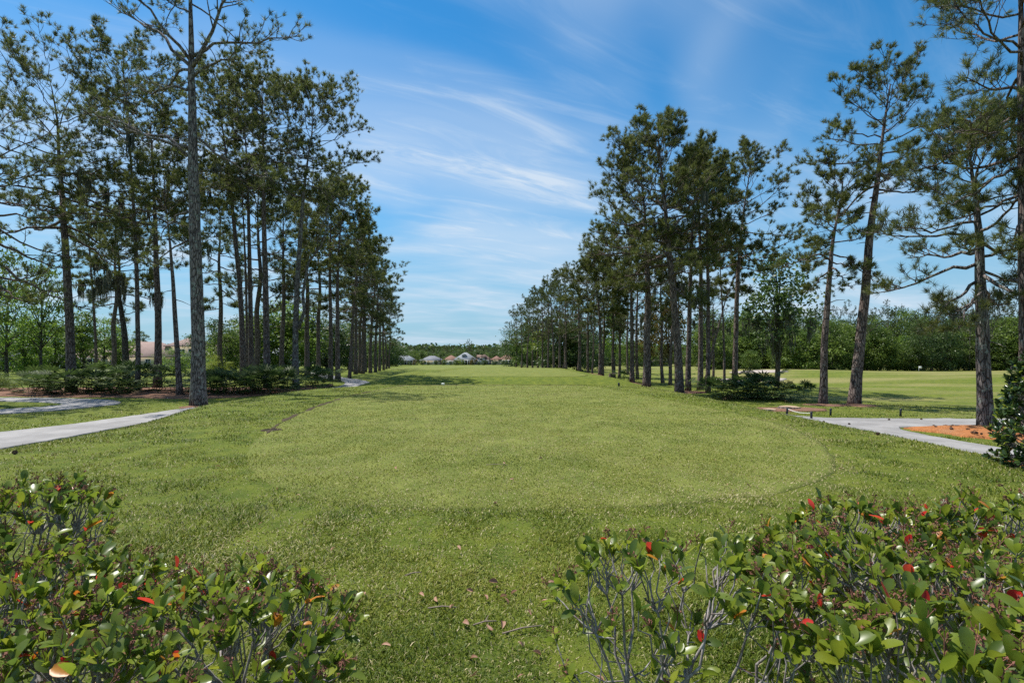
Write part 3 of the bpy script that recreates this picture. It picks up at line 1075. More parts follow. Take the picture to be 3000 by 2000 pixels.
place_pine('thinnest middle stem of the trio of close-set pines', 110, 50.0,
           [(723, 1100), (722, 920), (716, 700), (705, 500), (695, 390)], 0.17, 640, 3.5, 20, group=GL, tsize=0.30, sub=7)
place_pine('tall straight pine just right of the close-set trio', 111, 42.0,
           [(784, 1110), (780, 950), (777, 760), (774, 560), (772, 360), (768, 195)], 0.33, 560, 5.6, 39, group=GL, tsize=0.29, sub=9)
place_pine('forked pine with lichen at its foot at the end of the palmetto row', 112, 41.0,
           [(868, 1128), (866, 1000), (872, 840), (884, 640), (900, 460), (914, 340), (918, 250)], 0.30, 560, 5.7, 39, 'lichen_bark', GL,
           custom=[dict(px=[(874, 965), (890, 850), (902, 760), (928, 680), (965, 560)], r=0.15, f=0.55, n=10, dy=1.2)], tsize=0.29, sub=9)
place_pine('pine with twin-looking dark trunk beside the shaded path', 113, 58.0,
           [(968, 1110), (968, 950), (966, 800), (968, 660), (972, 530)], 0.30, 790, 5.6, 29, group=GL, tsize=0.34, sub=9)
place_pine('straight dark pine nearest the shaded stretch of cart path', 114, 55.0,
           [(990, 1113), (989, 960), (990, 800), (997, 660), (1010, 545)], 0.31, 780, 5.8, 32, group=GL, tsize=0.34, sub=9)
place_pine('slender pine leaning right just beyond the shaded path', 115, 66.0,
           [(1024, 1104), (1030, 1000), (1040, 860), (1046, 740), (1050, 650)], 0.24, 860, 5.2, 27, group=GL, tsize=0.35, sub=7)
place_pine('pine at the extreme left edge, only its boughs in view', 116, 28.0,
           [(-70, 1180), (-72, 950), (-66, 700), (-60, 420), (-52, 230)], 0.33, 800, 6.0, 32, group=GL, tsize=0.28, sub=9, droop=0.4)

# ---- the pines one can tell apart, right of the tee
place_pine('pine with lichen on its bark growing from the orange straw bed', 201, 17.3,
           [(2886, 1240), (2880, 1050), (2874, 900), (2868, 720), (2858, 560), (2846, 440), (2836, 330)], 0.27, 880, 3.0, 30, 'lichen_bark', None, tsize=0.24, needles=30, nwid=0.0075, sub=9, tw=4, mossy=9, shape='round', droop=0.5, dead=1)
place_pine('tall pine cut off by the right edge behind the camellia', 202, 15.6,
           [(3012, 1280), (3008, 1000), (3003, 700), (2997, 400), (2993, 100), (2990, -150), (2985, -380)], 0.25, 640, 3.9, 38, 'pine_bark', None, tsize=0.24, needles=30, nwid=0.0075, sub=10, tw=4, shape='flat', droop=0.7)
place_pine('tall slanting pine leaning right over the open fairway', 203, 27.3,
           [(2502, 1182), (2516, 1050), (2534, 880), (2548, 700), (2565, 560), (2580, 400), (2592, 290), (2606, 180)], 0.33, 560, 3.6, 26, group=GR, tsize=0.24, needles=26, sub=9, shape='round',
           custom=[dict(px=[(2549, 580), (2590, 560), (2640, 545), (2690, 530)], r=0.05, f=0.4, n=8, dy=0.8)])
place_pine('shorter pine standing just left of the slanting pine', 204, 27.3,
           [(2410, 1184), (2414, 1060), (2422, 900), (2432, 760), (2446, 640), (2462, 560), (2470, 480)], 0.24, 800, 2.7, 24, group=GR, tsize=0.24, needles=26, sub=9, shape='irregular',
           custom=[dict(px=[(2430, 760), (2390, 745), (2330, 770), (2275, 790)], r=0.06, f=0.35, n=11, dy=-0.6)])
place_pine('tall open-crowned pine rising behind the round palmetto clump', 205, 42.0,
           [(2152, 1128), (2156, 980), (2164, 800), (2176, 640), (2190, 520), (2203, 425)], 0.27, 790, 4.3, 28, group=GR, tsize=0.30, sub=9, gap=0.1)
place_pine('tallest thick pine at the near corner of the right grove', 206, 33.6,
           [(1990, 1150), (1985, 1020), (1972, 860), (1958, 700), (1948, 560), (1938, 440), (1928, 325)], 0.33, 850, 4.5, 38, group=GR, tsize=0.28, sub=10, mossy=6)
place_pine('straight thick pine at the grove edge facing the tee', 207, 36.0,
           [(1894, 1139), (1896, 1000), (1897, 860), (1893, 700), (1886, 560), (1875, 440)], 0.32, 800, 4.9, 36, group=GR, tsize=0.29, sub=10)
place_pine('pine close behind the tallest one in the right grove', 208, 38.0,
           [(2016, 1140), (2018, 1000), (2022, 840), (2027, 680), (2034, 540), (2038, 460)], 0.24, 760, 3.3, 24, group=GR, tsize=0.29, sub=9)
place_pine('slim very straight pine with a small high crown', 209, 36.0,
           [(2074, 1148), (2075, 1000), (2074, 840), (2072, 680), (2070, 540), (2066, 420)], 0.19, 740, 3.0, 24, group=GR, tsize=0.29, sub=9)
place_pine('straight pine between the tallest and the very straight slim one', 210, 40.0,
           [(2052, 1142), (2054, 980), (2055, 800), (2052, 640), (2046, 520), (2042, 440)], 0.25, 740, 3.2, 24, group=GR, tsize=0.29, sub=9)
place_pine('thin pine slanting steeply right across the grove gap', 211, 44.0,
           [(2062, 1135), (2085, 1040), (2110, 940), (2135, 850), (2160, 770)], 0.14, 850, 2.2, 12, group=GR, tsize=0.30, sub=6)
place_pine('thin pine with a narrow crown left of the open-crowned one', 212, 48.0,
           [(2123, 1118), (2119, 980), (2112, 840), (2108, 720), (2104, 650)], 0.14, 850, 3.0, 18, group=GR, tsize=0.30, sub=7)
place_pine('pine beside the small palmettos on the tee side of the grove', 213, 48.5,
           [(1852, 1120), (1851, 980), (1849, 860), (1846, 760), (1840, 660)], 0.26, 860, 4.2, 28, group=GR, tsize=0.32, sub=9)
place_pine('pine standing forward of the grove on its own shade', 214, 50.8,
           [(1757, 1117), (1758, 1020), (1754, 920), (1746, 830), (1740, 760)], 0.22, 900, 3.8, 24, group=GR, tsize=0.34, sub=9)

ORD = 'first second third fourth fifth sixth seventh eighth ninth tenth eleventh twelfth thirteenth fourteenth fifteenth sixteenth seventeenth eighteenth nineteenth twentieth'.split()


def nth(k):
    """first, second ... twenty-first ..."""
    if k < 20:
        return ORD[k]
    tens = {2: 'twenty', 3: 'thirty', 4: 'forty', 5: 'fifty', 6: 'sixty'}[(k + 1) // 10]
    return tens + '-' + ORD[(k + 1) % 10 - 1] if (k + 1) % 10 else tens[:-1] + 'ieth'


def ranked(rows):
    """rows in order from the left, each with its rank"""
    return [(nth(i), r_) for i, r_ in enumerate(sorted(rows, key=lambda r_: r_[0]))]


# ---- further pines: a few trees, each planted many times
PV = []
for k in range(7):
    H = 18.0
    rng = np.random.default_rng(500 + k)
    wob = np.cumsum(rng.standard_normal((6, 2)) * 0.12, 0)
    path = [np.array([0, 0, -0.15])] + [np.array([wob[i][0], wob[i][1], H * (i + 1) / 6]) for i in range(6)]
    tmb, limbs, nmb, mo = make_pine(520 + k, path, 0.27, H * (0.38 + 0.08 * (k % 3)), 4.2 + 0.4 * (k % 3), 24, tsize=0.42, needles=18, nwid=0.021,
                                    shape=('round', 'round', 'irregular', 'flat')[k % 4], sub=7, tw=3, fine=False, mossy=(5 if k % 3 == 1 else 0))
    for lm in limbs:
        o = tmb.n
        for v in lm.v:
            tmb.v.append(v)
        tmb.t += lm.t
        tmb.f3 += [f + o for f in lm.f3]
        tmb.f4 += [f + o for f in lm.f4]
        tmb.n += lm.n
    PV.append((tmb.mesh('trunk', M['pine_bark'], True), nmb.mesh('crown', M['needles_far']), [q_.mesh('hanging_moss', M['moss']) for q_ in mo or []]))
_pv = random.Random(4)


def copy_pine(px, d, top, label, group, var=None, wide=1.0, py=None):
    b = at(px, HORIZON, d)
    z = g(b.x, b.y)
    H = at(px, top, d).z - z
    o = empty('pine_tree', (b.x, b.y, z), _pv.uniform(0, 6.28))
    s = H / 19.3
    o.scale = (s * wide, s * wide, s)
    tag(o, label, 'pine tree', group)
    tm, cm_, mm = PV[var if var is not None else _pv.randrange(len(PV))]
    link(bpy.data.objects.new('trunk', tm), o)
    link(bpy.data.objects.new('crown', cm_), o)
    if d < 100:
        for q_ in mm:
            link(bpy.data.objects.new('hanging_moss', q_), o)
    return o


for rk, (px, d, top) in ranked([(826, 62, 560), (932, 76, 600), (900, 70, 560), (650, 70, 560), (750, 66, 480),
                   (1042, 80, 660), (1052, 88, 690), (1062, 84, 700), (1070, 96, 740), (1085, 90, 720), (1100, 96, 760), (1112, 104, 800), (1124, 112, 830),
                   (1132, 122, 860), (1140, 135, 880), (1030, 100, 760), (330, 66, 600)]):
    copy_pine(px, d, top, rk + ' from the left of the dark pines deep in the left-hand row', 'pines deep in the left-hand row')
for rk, (px, d, top) in ranked([(1695, 60, 780), (1659, 70, 800), (1723, 64, 770), (1766, 66, 760), (1797, 63, 740), (1815, 64, 760), (1868, 60, 720), (1942, 50, 700), (1964, 46, 690),
                   (1640, 82, 800), (1622, 88, 815), (1606, 92, 830), (1590, 100, 840), (1576, 106, 850), (1560, 116, 862), (1545, 124, 880), (1528, 134, 900), (1512, 150, 910),
                   (1735, 90, 860), (1840, 78, 800), (1990, 66, 780), (2090, 64, 820), (1650, 100, 860), (1700, 96, 850)]):
    copy_pine(px, d, top, rk + ' from the left of the pines deep inside the right grove', 'pines deep in the right grove', None, 0.9)
for rk, (px, d, top) in ranked([(2410, 118, 905), (2445, 124, 915), (2485, 122, 900), (2560, 128, 920), (2770, 116, 888), (2808, 120, 905), (2945, 112, 884), (2968, 120, 905), (2360, 126, 925), (2640, 124, 915), (2250, 130, 940), (2180, 132, 940), (2385, 104, 935), (2540, 103, 915), (2600, 108, 900), (2690, 104, 925), (2730, 102, 905), (2840, 104, 915), (2905, 103, 900), (2310, 106, 930)]):
    copy_pine(px, d, top, rk + ' from the left of the flat-topped pines above the far woods', 'flat-topped pines above the far woods', 3, 0.75)


# ------------------------------------------------------------------ broadleaf trees
def broadleaf(seed, H=10.0, Rm=4.0, low=0.25, clumps=70, per=55, leaf=0.17, top=1.0, layered=0.0):
    rng = np.random.default_rng(seed)
    zc, rz = H * (low + 1) / 2, H * (1 - low) / 2
    tb = MB()
    tp = [np.array([0, 0, -0.15]), np.array([rng.normal() * 0.1, rng.normal() * 0.1, H * low * 0.8]), np.array([rng.normal() * 0.3, rng.normal() * 0.3, H * 0.6]), np.array([rng.normal() * 0.3, rng.normal() * 0.3, H * 0.9])]
    P = resample(catmull(tp, 6), 12)
    tb.tube(P, np.linspace(H * 0.022, H * 0.004, 12), 8)
    C = []
    while len(C) < clumps:
        q = rng.standard_normal(3)
        q = q / np.linalg.norm(q) * rng.random() ** 0.36
        w = 1.0 - 0.5 * max(0, q[2]) * (2 - top)
        C.append(np.array([q[0] * Rm * w * rng.uniform(0.8, 1.15), q[1] * Rm * w * rng.uniform(0.8, 1.15), zc + q[2] * rz]))
    C = np.array(C)
    for c in C[::3]:
        i = int(np.clip((c[2] - H * 0.12) / H * 12 * 0.8, 2, 9))
        m = (P[i] + c) / 2 + np.array([0, 0, 0.25]) + rng.standard_normal(3) * 0.15
        tb.tube(np.array([P[i], m, c]), [H * 0.007, H * 0.004, 0.012], 4, False)
    n = clumps * per
    ci = np.repeat(np.arange(clumps), per)
    sz = rng.uniform(0.5, 1.2, clumps)[ci] * Rm * 0.165
    off = rng.standard_normal((n, 3)) * np.array([1.15, 1.15, 0.62 - 0.35 * layered]) * sz[:, None]
    p_ = C[ci] + off
    nr = unit(rng.standard_normal((n, 3)) * 0.75 + np.array([0, 0, 0.55]) + unit(off) * 0.4)
    a = unit(np.cross(nr, rng.standard_normal((n, 3))))
    b = np.cross(nr, a)
    s = (leaf * rng.uniform(0.6, 1.35, n))[:, None]
    v = np.stack([p_ - a * s, p_ - b * s * 0.55 + nr * s * 0.12, p_ + a * s, p_ + b * s * 0.55 + nr * s * 0.12], 1).reshape(-1, 3)
    tint = np.clip(rng.random(clumps)[ci] * 0.7 + rng.random(n) * 0.4 - 0.05, 0, 1)
    cb = MB()
    cb.add(v, f4=np.arange(4 * n).reshape(-1, 4), tint=np.repeat(tint, 4))
    return tb, cb, C


BV = {}
for k, (kw) in enumerate([dict(H=10, Rm=3.9, low=-0.02, clumps=64, per=110), dict(H=10, Rm=4.6, low=-0.06, clumps=76, per=110), dict(H=10, Rm=3.2, low=0.18, clumps=70, per=55, top=0.7),
                          dict(H=10, Rm=5.0, low=0.30, clumps=60, per=56, layered=0.9, leaf=0.15), dict(H=10, Rm=4.0, low=-0.10, clumps=70, per=100, leaf=0.15), dict(H=10, Rm=3.1, low=0.27, clumps=60, per=60, leaf=0.15, top=0.5)]):
    tb, cb, C = broadleaf(700 + k, **kw)
    BV[k] = (tb.mesh('trunk', M['oak_bark'], True), cb, C)
_bc = {}


def plant(px, d, top, mat, label, var=0, group=None, name='leafy_tree', cat='tree', wide=1.0, xy=None, H=None, rz=None):
    if xy is None:
        b = at(px, HORIZON, d)
        x, y = b.x, b.y
    else:
        x, y = xy
    z = g(x, y)
    H = H or at(px, top, d).z - z
    o = empty(name, (x, y, z), _pv.uniform(0, 6.28) if rz is None else rz)
    s = H / 9.6
    o.scale = (s * wide, s * wide, s)
    tag(o, label, cat, group)
    if (var, mat) not in _bc:
        _bc[(var, mat)] = BV[var][1].mesh('crown', M[mat])
    link(bpy.data.objects.new('trunk', BV[var][0]), o)
    link(bpy.data.objects.new('crown', _bc[(var, mat)]), o)
    return o


# garden trees behind the left palmettos
for a in [(20, 72, 860, 'leaves_bright', 'leafy tree at the left edge above the pond lawn', 3, 0.9),
          (-75, 52, 660, 'leaves_mid', 'dark leafy tree leaning in at the left edge', 3, 0.6),
          (120, 74, 780, 'leaves_mid', 'tall open sapling with layered leaves behind the left palmettos', 3, 0.55),
          (70, 82, 930, 'leaves_bright', 'bright green round tree above the clipped garden hedge', 0, 1.0),
          (160, 92, 925, 'leaves_bright', 'bright green tree just left of the big leaning pine', 1, 1.1),
          (245, 88, 920, 'leaves_mid', 'shady dark tree right of the big leaning pine', 2, 1.0),
          (305, 96, 935, 'leaves_bright', 'vase-shaped bright green tree in front of the tan house', 3, 0.85),
          (345, 100, 960, 'leaves_bright', 'bright green tree behind the moss-hung pine', 0, 0.9),
          (15, 100, 960, 'leaves_mid', 'mid green tree at far left behind the lawn', 4, 1.2),
          (625, 92, 935, 'leaves_dark', 'dark round tree right of the lichen-covered pine', 4, 1.1),
          (668, 84, 950, 'leaves_mid', 'mid green tree behind the close-set trio of pines', 1, 1.0),
          (715, 104, 930, 'leaves_dark', 'dark tree filling the gap behind the pine trio', 0, 1.2),
          (775, 96, 900, 'leaves_mid', 'mid green tree behind the tall straight pine', 1, 1.1),
          (835, 100, 890, 'leaves_bright', 'sunlit green tree left of the forked pine', 0, 1.1),
          (905, 108, 900, 'leaves_mid', 'green tree right of the forked pine', 2, 1.2),
          (960, 120, 930, 'leaves_dark', 'dark tree behind the twin-looking pine', 1, 1.2),
          (1020, 130, 950, 'leaves_mid', 'green tree behind the right-leaning slender pine', 0, 1.2),
          (1080, 150, 970, 'leaves_mid', 'green tree under the end of the left-hand pine row', 4, 1.2),
          (1135, 185, 985, 'leaves_dark', 'round dark tree where the left-hand row ends', 1, 1.2),
          (1160, 200, 995, 'leaves_dark', 'low dark tree beside the leftmost far house', 0, 1.1)]:
    plant(a[0], a[1], a[2], a[3], a[4], a[5], None, wide=a[6])
for px, d, top, mat, lab in [(508, 74, 1022, 'leaves_bright', 'bright green shrub between the leaning and lichen-covered pines'), (640, 70, 1040, 'leaves_yellow', 'yellow-green shrub right of the lichen-covered pine'),
                             (612, 76, 1050, 'leaves_bright', 'low green shrub against the lichen-covered pine'), (40, 40, 1118, 'leaves_yellow', 'small yellow-green shrub by the pond at left'),
                             (-5, 38, 1090, 'leaves_mid', 'green shrub at the left frame edge')]:
    plant(px, d, top, mat, lab, 4, None, 'garden_shrub', 'shrub', 1.5)
# moss-hung broadleaf tree on the right
o = plant(2275, 55, 765, 'leaves_dark', 'dark leafy tree draped with hanging moss beside the right grove', 5, None, wide=0.95)
rng = np.random.default_rng(77)
mo = MB()
C = BV[5][2]
for q_ in C[C[:, 2] < 5.5][:26]:
    mo = MB()
    moss_mesh(rng, [q_], mo, 1.9)
    mo.build('hanging_moss', M['moss'], o)
# under-storey of the right grove
for px, d, top, mat, lab, v_, w_ in [(1962, 58, 850, 'leaves_olive', 'rust-tinged olive tree inside the right grove', 2, 0.55), (1905, 66, 870, 'leaves_olive', 'thin olive tree behind the grove edge pine', 2, 0.5),
                                     (1800, 92, 880, 'leaves_bright', 'sunlit yellow-green tree among the grove trunks', 2, 0.6), (1600, 112, 940, 'leaves_yellow', 'yellow-green small tree at the left end of the grove', 2, 0.8),
                                     (1640, 104, 930, 'leaves_dark', 'dark leafy tree low in the middle of the grove', 1, 1.0), (1690, 104, 930, 'leaves_dark', 'dark understorey tree behind the forward pine', 0, 1.0),
                                     (1545, 150, 950, 'leaves_mid', 'grey-green tree near the far tip of the grove', 0, 1.0), (1510, 170, 960, 'leaves_dark', 'dark bushy tree at the far tip of the grove', 4, 1.2),
                                     (1575, 130, 960, 'leaves_mid', 'mossy grey-green tree under the far grove pines', 2, 1.0), (1730, 120, 960, 'leaves_dark', 'shaded tree deep behind the forward pine', 1, 1.2),
                                     (1850, 130, 985, 'leaves_mid', 'green tree seen low between grove trunks', 1, 1.2), (2110, 120, 985, 'leaves_mid', 'green tree low behind the thin narrow pine', 0, 1.2),
                                     (2200, 78, 1020, 'leaves_mid', 'low dark tree left of the moss-draped tree', 1, 1.0)]:
    plant(px, d, top, mat, lab, v_, None, wide=w_)
# woods behind the fairway, tree by tree
_w = random.Random(9)
for i in range(46):
    px = 2080 + i * 24 + _w.uniform(-10, 10)
    d = _w.uniform(100, 112)
    plant(px, d, _w.uniform(925, 1030), _w.choice(['leaves_mid', 'leaves_mid', 'leaves_bright', 'leaves_dark']), nth(i) + ' rounded tree from the left in the front of the woods across the fairway',
          _w.choice([0, 1, 1, 4]), 'front trees of the far woods', wide=_w.uniform(0.75, 1.5))
for i in range(40):
    px = 2060 + i * 27 + _w.uniform(-10, 10)
    plant(px, _w.uniform(116, 128), _w.uniform(905, 965), _w.choice(['leaves_mid', 'leaves_dark', 'leaves_mid']), nth(i) + ' feathery tree from the left in the back of the woods across the fairway',
          _w.choice([2, 3, 3, 1]), 'back trees of the far woods', wide=_w.uniform(0.6, 0.9))
for i in range(30):
    px = 1560 + i * 22 + _w.uniform(-8, 8)
    plant(px, _w.uniform(190, 240), _w.uniform(1000, 1022), _w.choice(['leaves_mid', 'leaves_dark']), nth(i) + ' from the left of the distant trees seen through the right grove',
          _w.choice([0, 1, 4]), 'distant trees behind the grove', wide=_w.uniform(1.1, 1.5))
# the far end of the hole
for i in range(40):
    px = 1140 + i * 11 + _w.uniform(-4, 4)
    plant(px, _w.uniform(345, 375), _w.uniform(1022, 1036), _w.choice(['leaves_mid', 'leaves_dark', 'leaves_mid']), nth(i) + ' from the left of the low round trees behind the far houses',
          _w.choice([0, 1, 4]), 'garden trees behind the far houses', wide=_w.uniform(1.0, 1.4))
for i in range(44):
    px = 1120 + i * 11 + _w.uniform(-5, 5)
    copy_pine(px, _w.uniform(400, 440), _w.gauss(1015, 4), nth(i) + ' small dark pine from the left on the far skyline', 'pines on the far skyline', None, 1.2)
copy_pine(1374, 392, 1000, 'single pine standing highest on the far skyline', None, 3, 1.0)
for i in range(30):
    px = -120 + i * 42 + _w.uniform(-12, 12)
    plant(px, _w.uniform(175, 215), _w.uniform(985, 1015), _w.choice(['leaves_mid', 'leaves_dark']), nth(i) + ' from the left of the distant trees behind the left-hand houses',
          _w.choice([0, 1, 4]), 'distant trees behind the left-hand houses', wide=_w.uniform(1.1, 1.5))
# the woods go on as one mass out to the sides
mb = MB()
rng = np.random.default_rng(31)
n = 60000
ang = rng.uniform(-1.25, 1.25, n)
rad = rng.uniform(450, 600, n)
x, y = rad * np.sin(ang), rad * np.cos(ang)
hh = (15 + 5 * vnoise(x / 14, y / 14, 4)) * np.sqrt(rng.random(n))
c = np.stack([x, y, -2 + hh], 1)
nr = unit(rng.standard_normal((n, 3)) + np.array([0, -0.4, 0.6]))
a = unit(np.cross(nr, rng.standard_normal((n, 3))))
b = np.cross(nr, a)
s = rng.uniform(1.0, 2.2, n)[:, None]
mb.add(np.stack([c - a * s, c - b * s * 0.7, c + a * s, c + b * s * 0.7], 1), f4=np.arange(4 * n).reshape(-1, 4), tint=np.repeat(rng.random(n), 4))
tag(mb.build('far_woods', M['leaves_dark']), 'distant dark woods closing off the course', kind='stuff')


# ------------------------------------------------------------------ saw palmettos
def frond_mesh(seed, mat, lp=0.75, tilt=35, fan=0.46, nb=12):
    rng = np.random.default_rng(seed)
    mb = MB()
    e = R(tilt)
    q = [np.zeros(3)]
    for j in range(5):
        e2 = e + R(7) * j
        q.append(q[-1] + np.array([math.sin(e2), 0, math.cos(e2)]) * lp / 5)
    q = np.array(q)
    mb.tube(q, np.linspace(0.013, 0.006, 6), 4, False, 0.6)
    hub, d = q[-1], unit(q[-1] - q[-2])
    side = np.array([0, 1.0, 0])
    up = np.cross(d, side)
    d2 = unit(d + np.array([0.35, 0, -0.1]))
    for i in range(nb):
        a = R(-112 + 224 * i / (nb - 1) + rng.uniform(-4, 4))
        L = 1.25 * fan * (1.0 - 0.25 * abs(a) / 2.0) * rng.uniform(0.85, 1.1)
        r_ = unit(d2 * math.cos(a) + side * math.sin(a))
        nrm = unit(np.cross(side * math.cos(a) - d2 * math.sin(a), r_))
        w = unit(np.cross(r_, nrm)) * 0.044
        b, m, tp = hub, hub + r_ * L * 0.55 + nrm * 0.012, hub + r_ * L + np.array([0, 0, -0.10 * L * rng.uniform(0.3, 1.6)])
        v = np.array([b, m - w, m + nrm * 0.010, m + w, tp])
        mb.add(v, f3=[(0, 1, 2), (0, 2, 3), (1, 4, 2), (2, 4, 3)], tint=rng.random())
    return mb.mesh('frond', mat)


FR = [frond_mesh(40 + k, M['palmetto'], *p_) for k, p_ in enumerate([(0.95, 8, 0.50), (0.9, 26, 0.5), (0.8, 46, 0.48), (0.7, 62, 0.46), (0.85, 36, 0.52)])]
FRD = [frond_mesh(60, M['dead_frond'], 0.5, 84, 0.40, 11), frond_mesh(61, M['dead_frond'], 0.45, 98, 0.38, 11)]


def palmetto(x, y, s, label, group, n=17, seed=0):
    rng = random.Random(seed)
    o = empty('saw_palmetto', (x, y, g(x, y)), rng.uniform(0, 6.28))
    tag(o, label, 'palmetto', group)
    for k in range(n):
        deadf = k % 7 == 6
        f = bpy.data.objects.new('frond', rng.choice(FRD) if deadf else rng.choice(FR))
        f.location = (rng.gauss(0, 0.30) * s, rng.gauss(0, 0.30) * s, rng.uniform(0.02, 0.30) * s)
        f.rotation_euler = (rng.uniform(-0.15, 0.15), rng.uniform(-0.15, 0.15), rng.uniform(0, 6.28))
        q = 0.97 * s * rng.uniform(0.8, 1.15)
        f.scale = (q, q, q)
        link(f, o)


LB = 'dark green saw palmetto in the long clump along the left path'
for i, (px, d, s) in enumerate(sorted([(85, 35.4, 1.2), (125, 34.6, 1.3), (165, 35.2, 1.5), (205, 34.2, 1.3), (250, 35.0, 1.4), (295, 34.5, 1.4), (335, 35.4, 1.5), (370, 34.0, 1.1), (425, 37.0, 1.6), (470, 38.0, 1.7),
                               (560, 36.0, 1.2), (600, 35.0, 1.3), (640, 34.0, 1.3), (680, 34.6, 1.4), (715, 34.0, 1.3), (750, 35.2, 1.5), (790, 35.6, 1.4), (825, 36.2, 1.5), (855, 37.4, 1.4), (150, 37.6, 1.6), (270, 38.0, 1.7), (380, 38.6, 1.7),
                               (620, 37.2, 1.5), (700, 37.2, 1.6), (780, 38.6, 1.6), (905, 43.0, 1.6), (930, 44.5, 1.6), (950, 46.0, 1.4)])):
    w = at(px, HORIZON, d)
    palmetto(w.x, w.y, s, nth(i) + ' from the left of the saw palmettos along the left path' if px < 880 else nth(i - 25) + ' from the left of the palmettos next to the shaded path', 'palmettos along the left path' if px < 880 else 'palmettos by the shaded path', 20, 300 + i)
for i, (px, d, s) in enumerate(sorted([(2105, 31.0, 1.03), (2135, 30.4, 1.12), (2170, 31.2, 1.29), (2200, 30.2, 1.20), (2235, 31.0, 1.29), (2268, 30.2, 1.20), (2150, 32.6, 1.29), (2215, 32.6, 1.38), (2262, 32.0, 1.20), (2300, 31.0, 0.95)])):
    w = at(px, HORIZON, d)
    palmetto(w.x, w.y, s, nth(i) + ' from the left of the palmettos in the rounded right clump', 'palmettos in the rounded right clump', 16, 340 + i)
w = at(2348, HORIZON, 30.0)
palmetto(w.x, w.y, 1.0, 'lighter small palmetto at the open end of the rounded clump', None, 14, 371)
w = at(2036, HORIZON, 37.0)
palmetto(w.x, w.y, 0.75, 'small bright palmetto between the grove trunks', None, 12, 372)
for i, (px, d) in enumerate([(1818, 52), (1838, 53), (1872, 51)]):
    w = at(px, HORIZON, d)
    palmetto(w.x, w.y, 1.0, nth(i) + ' from the left of the small palmettos at the grove edge', 'small palmettos at the grove edge', 12, 380 + i)

# ------------------------------------------------------------------ houses
plain('stucco_tan', (0.46, 0.39, 0.28), 0.9, 0.2, 0.08, 2, 0.1)
plain('stucco_white', (0.46, 0.45, 0.43), 0.9, 0.2, 0.08, 2, 0.1)
plain('trim_white', (0.78, 0.78, 0.76), 0.6, 0.3, 0.05)
plain('screen_dark', (0.018, 0.020, 0.022), 0.7, 0.2, 0.2)
t = NT('window_glass')
M['window_glass'] = t.finish(t.pbr((0.02, 0.028, 0.032), 0.08, 0.6))


def roof_mat(name, a, b):
    t = NT(name)
    c = t.coord()
    br = t.noise(t.mapping(c, (1, 1, 6)), 5, 4)
    st = t.noise(c, 0.5, 5)
    M[name] = t.finish(t.pbr(t.mix(t.ramp(t.math('ADD', t.math('MULTIPLY', br, 0.6), t.math('MULTIPLY', st, 0.4)), 0.3, 0.7), a, b), 0.9, 0.15, t.bump(br, 0.5, 0.04)))


roof_mat('roof_pinkish', (0.19, 0.13, 0.11), (0.32, 0.235, 0.205))
roof_mat('roof_grey', (0.13, 0.135, 0.15), (0.22, 0.225, 0.24))
roof_mat('roof_pale', (0.17, 0.185, 0.20), (0.27, 0.285, 0.30))
roof_mat('roof_terracotta', (0.17, 0.095, 0.07), (0.26, 0.155, 0.115))
roof_mat('roof_brown', (0.13, 0.085, 0.065), (0.22, 0.15, 0.12))


def hip(mb, cx, cy, w, d, z, rh, gable=False, eave=0.55, thick=0.22):
    a, b = w / 2 + eave, d / 2 + eave
    r_ = max(0.0, a - b) if not gable else a
    E = [(-a, -b), (a, -b), (a, b), (-a, b)]
    v = [(cx + x, cy + y, z - thick) for x, y in E] + [(cx + x, cy + y, z) for x, y in E] + [(cx - r_, cy, z + rh), (cx + r_, cy, z + rh)]
    mb.add(v, f3=[(5, 6, 9), (7, 4, 8)], f4=[(0, 3, 2, 1), (0, 1, 5, 4), (1, 2, 6, 5), (2, 3, 7, 6), (3, 0, 4, 7), (4, 5, 9, 8), (6, 7, 8, 9)])


def part_box(root, name, mat, lo, hi):
    m = MB()
    m.box(lo, hi)
    return m.build(name, M[mat], root)


def window(root, x, z, w, h, y, name='window'):
    m = MB()
    f = 0.09
    m.box((x - w / 2, y - 0.07, z - h / 2), (x - w / 2 + f, y + 0.02, z + h / 2))
    m.box((x + w / 2 - f, y - 0.07, z - h / 2), (x + w / 2, y + 0.02, z + h / 2))
    m.box((x - w / 2 + f, y - 0.07, z + h / 2 - f), (x + w / 2 - f, y + 0.02, z + h / 2))
    m.box((x - w / 2 + f, y - 0.07, z - h / 2), (x + w / 2 - f, y + 0.02, z - h / 2 + f))
    m.box((x - 0.03, y - 0.06, z - h / 2 + f), (x + 0.03, y + 0.02, z + h / 2 - f))
    o = m.build(name, M['trim_white'], root)
    m = MB()
    m.box((x - w / 2 + f * 0.5, y - 0.03, z - h / 2 + f * 0.5), (x + w / 2 - f * 0.5, y - 0.01, z + h / 2 - f * 0.5))
    m.build('pane', M['window_glass'], o)


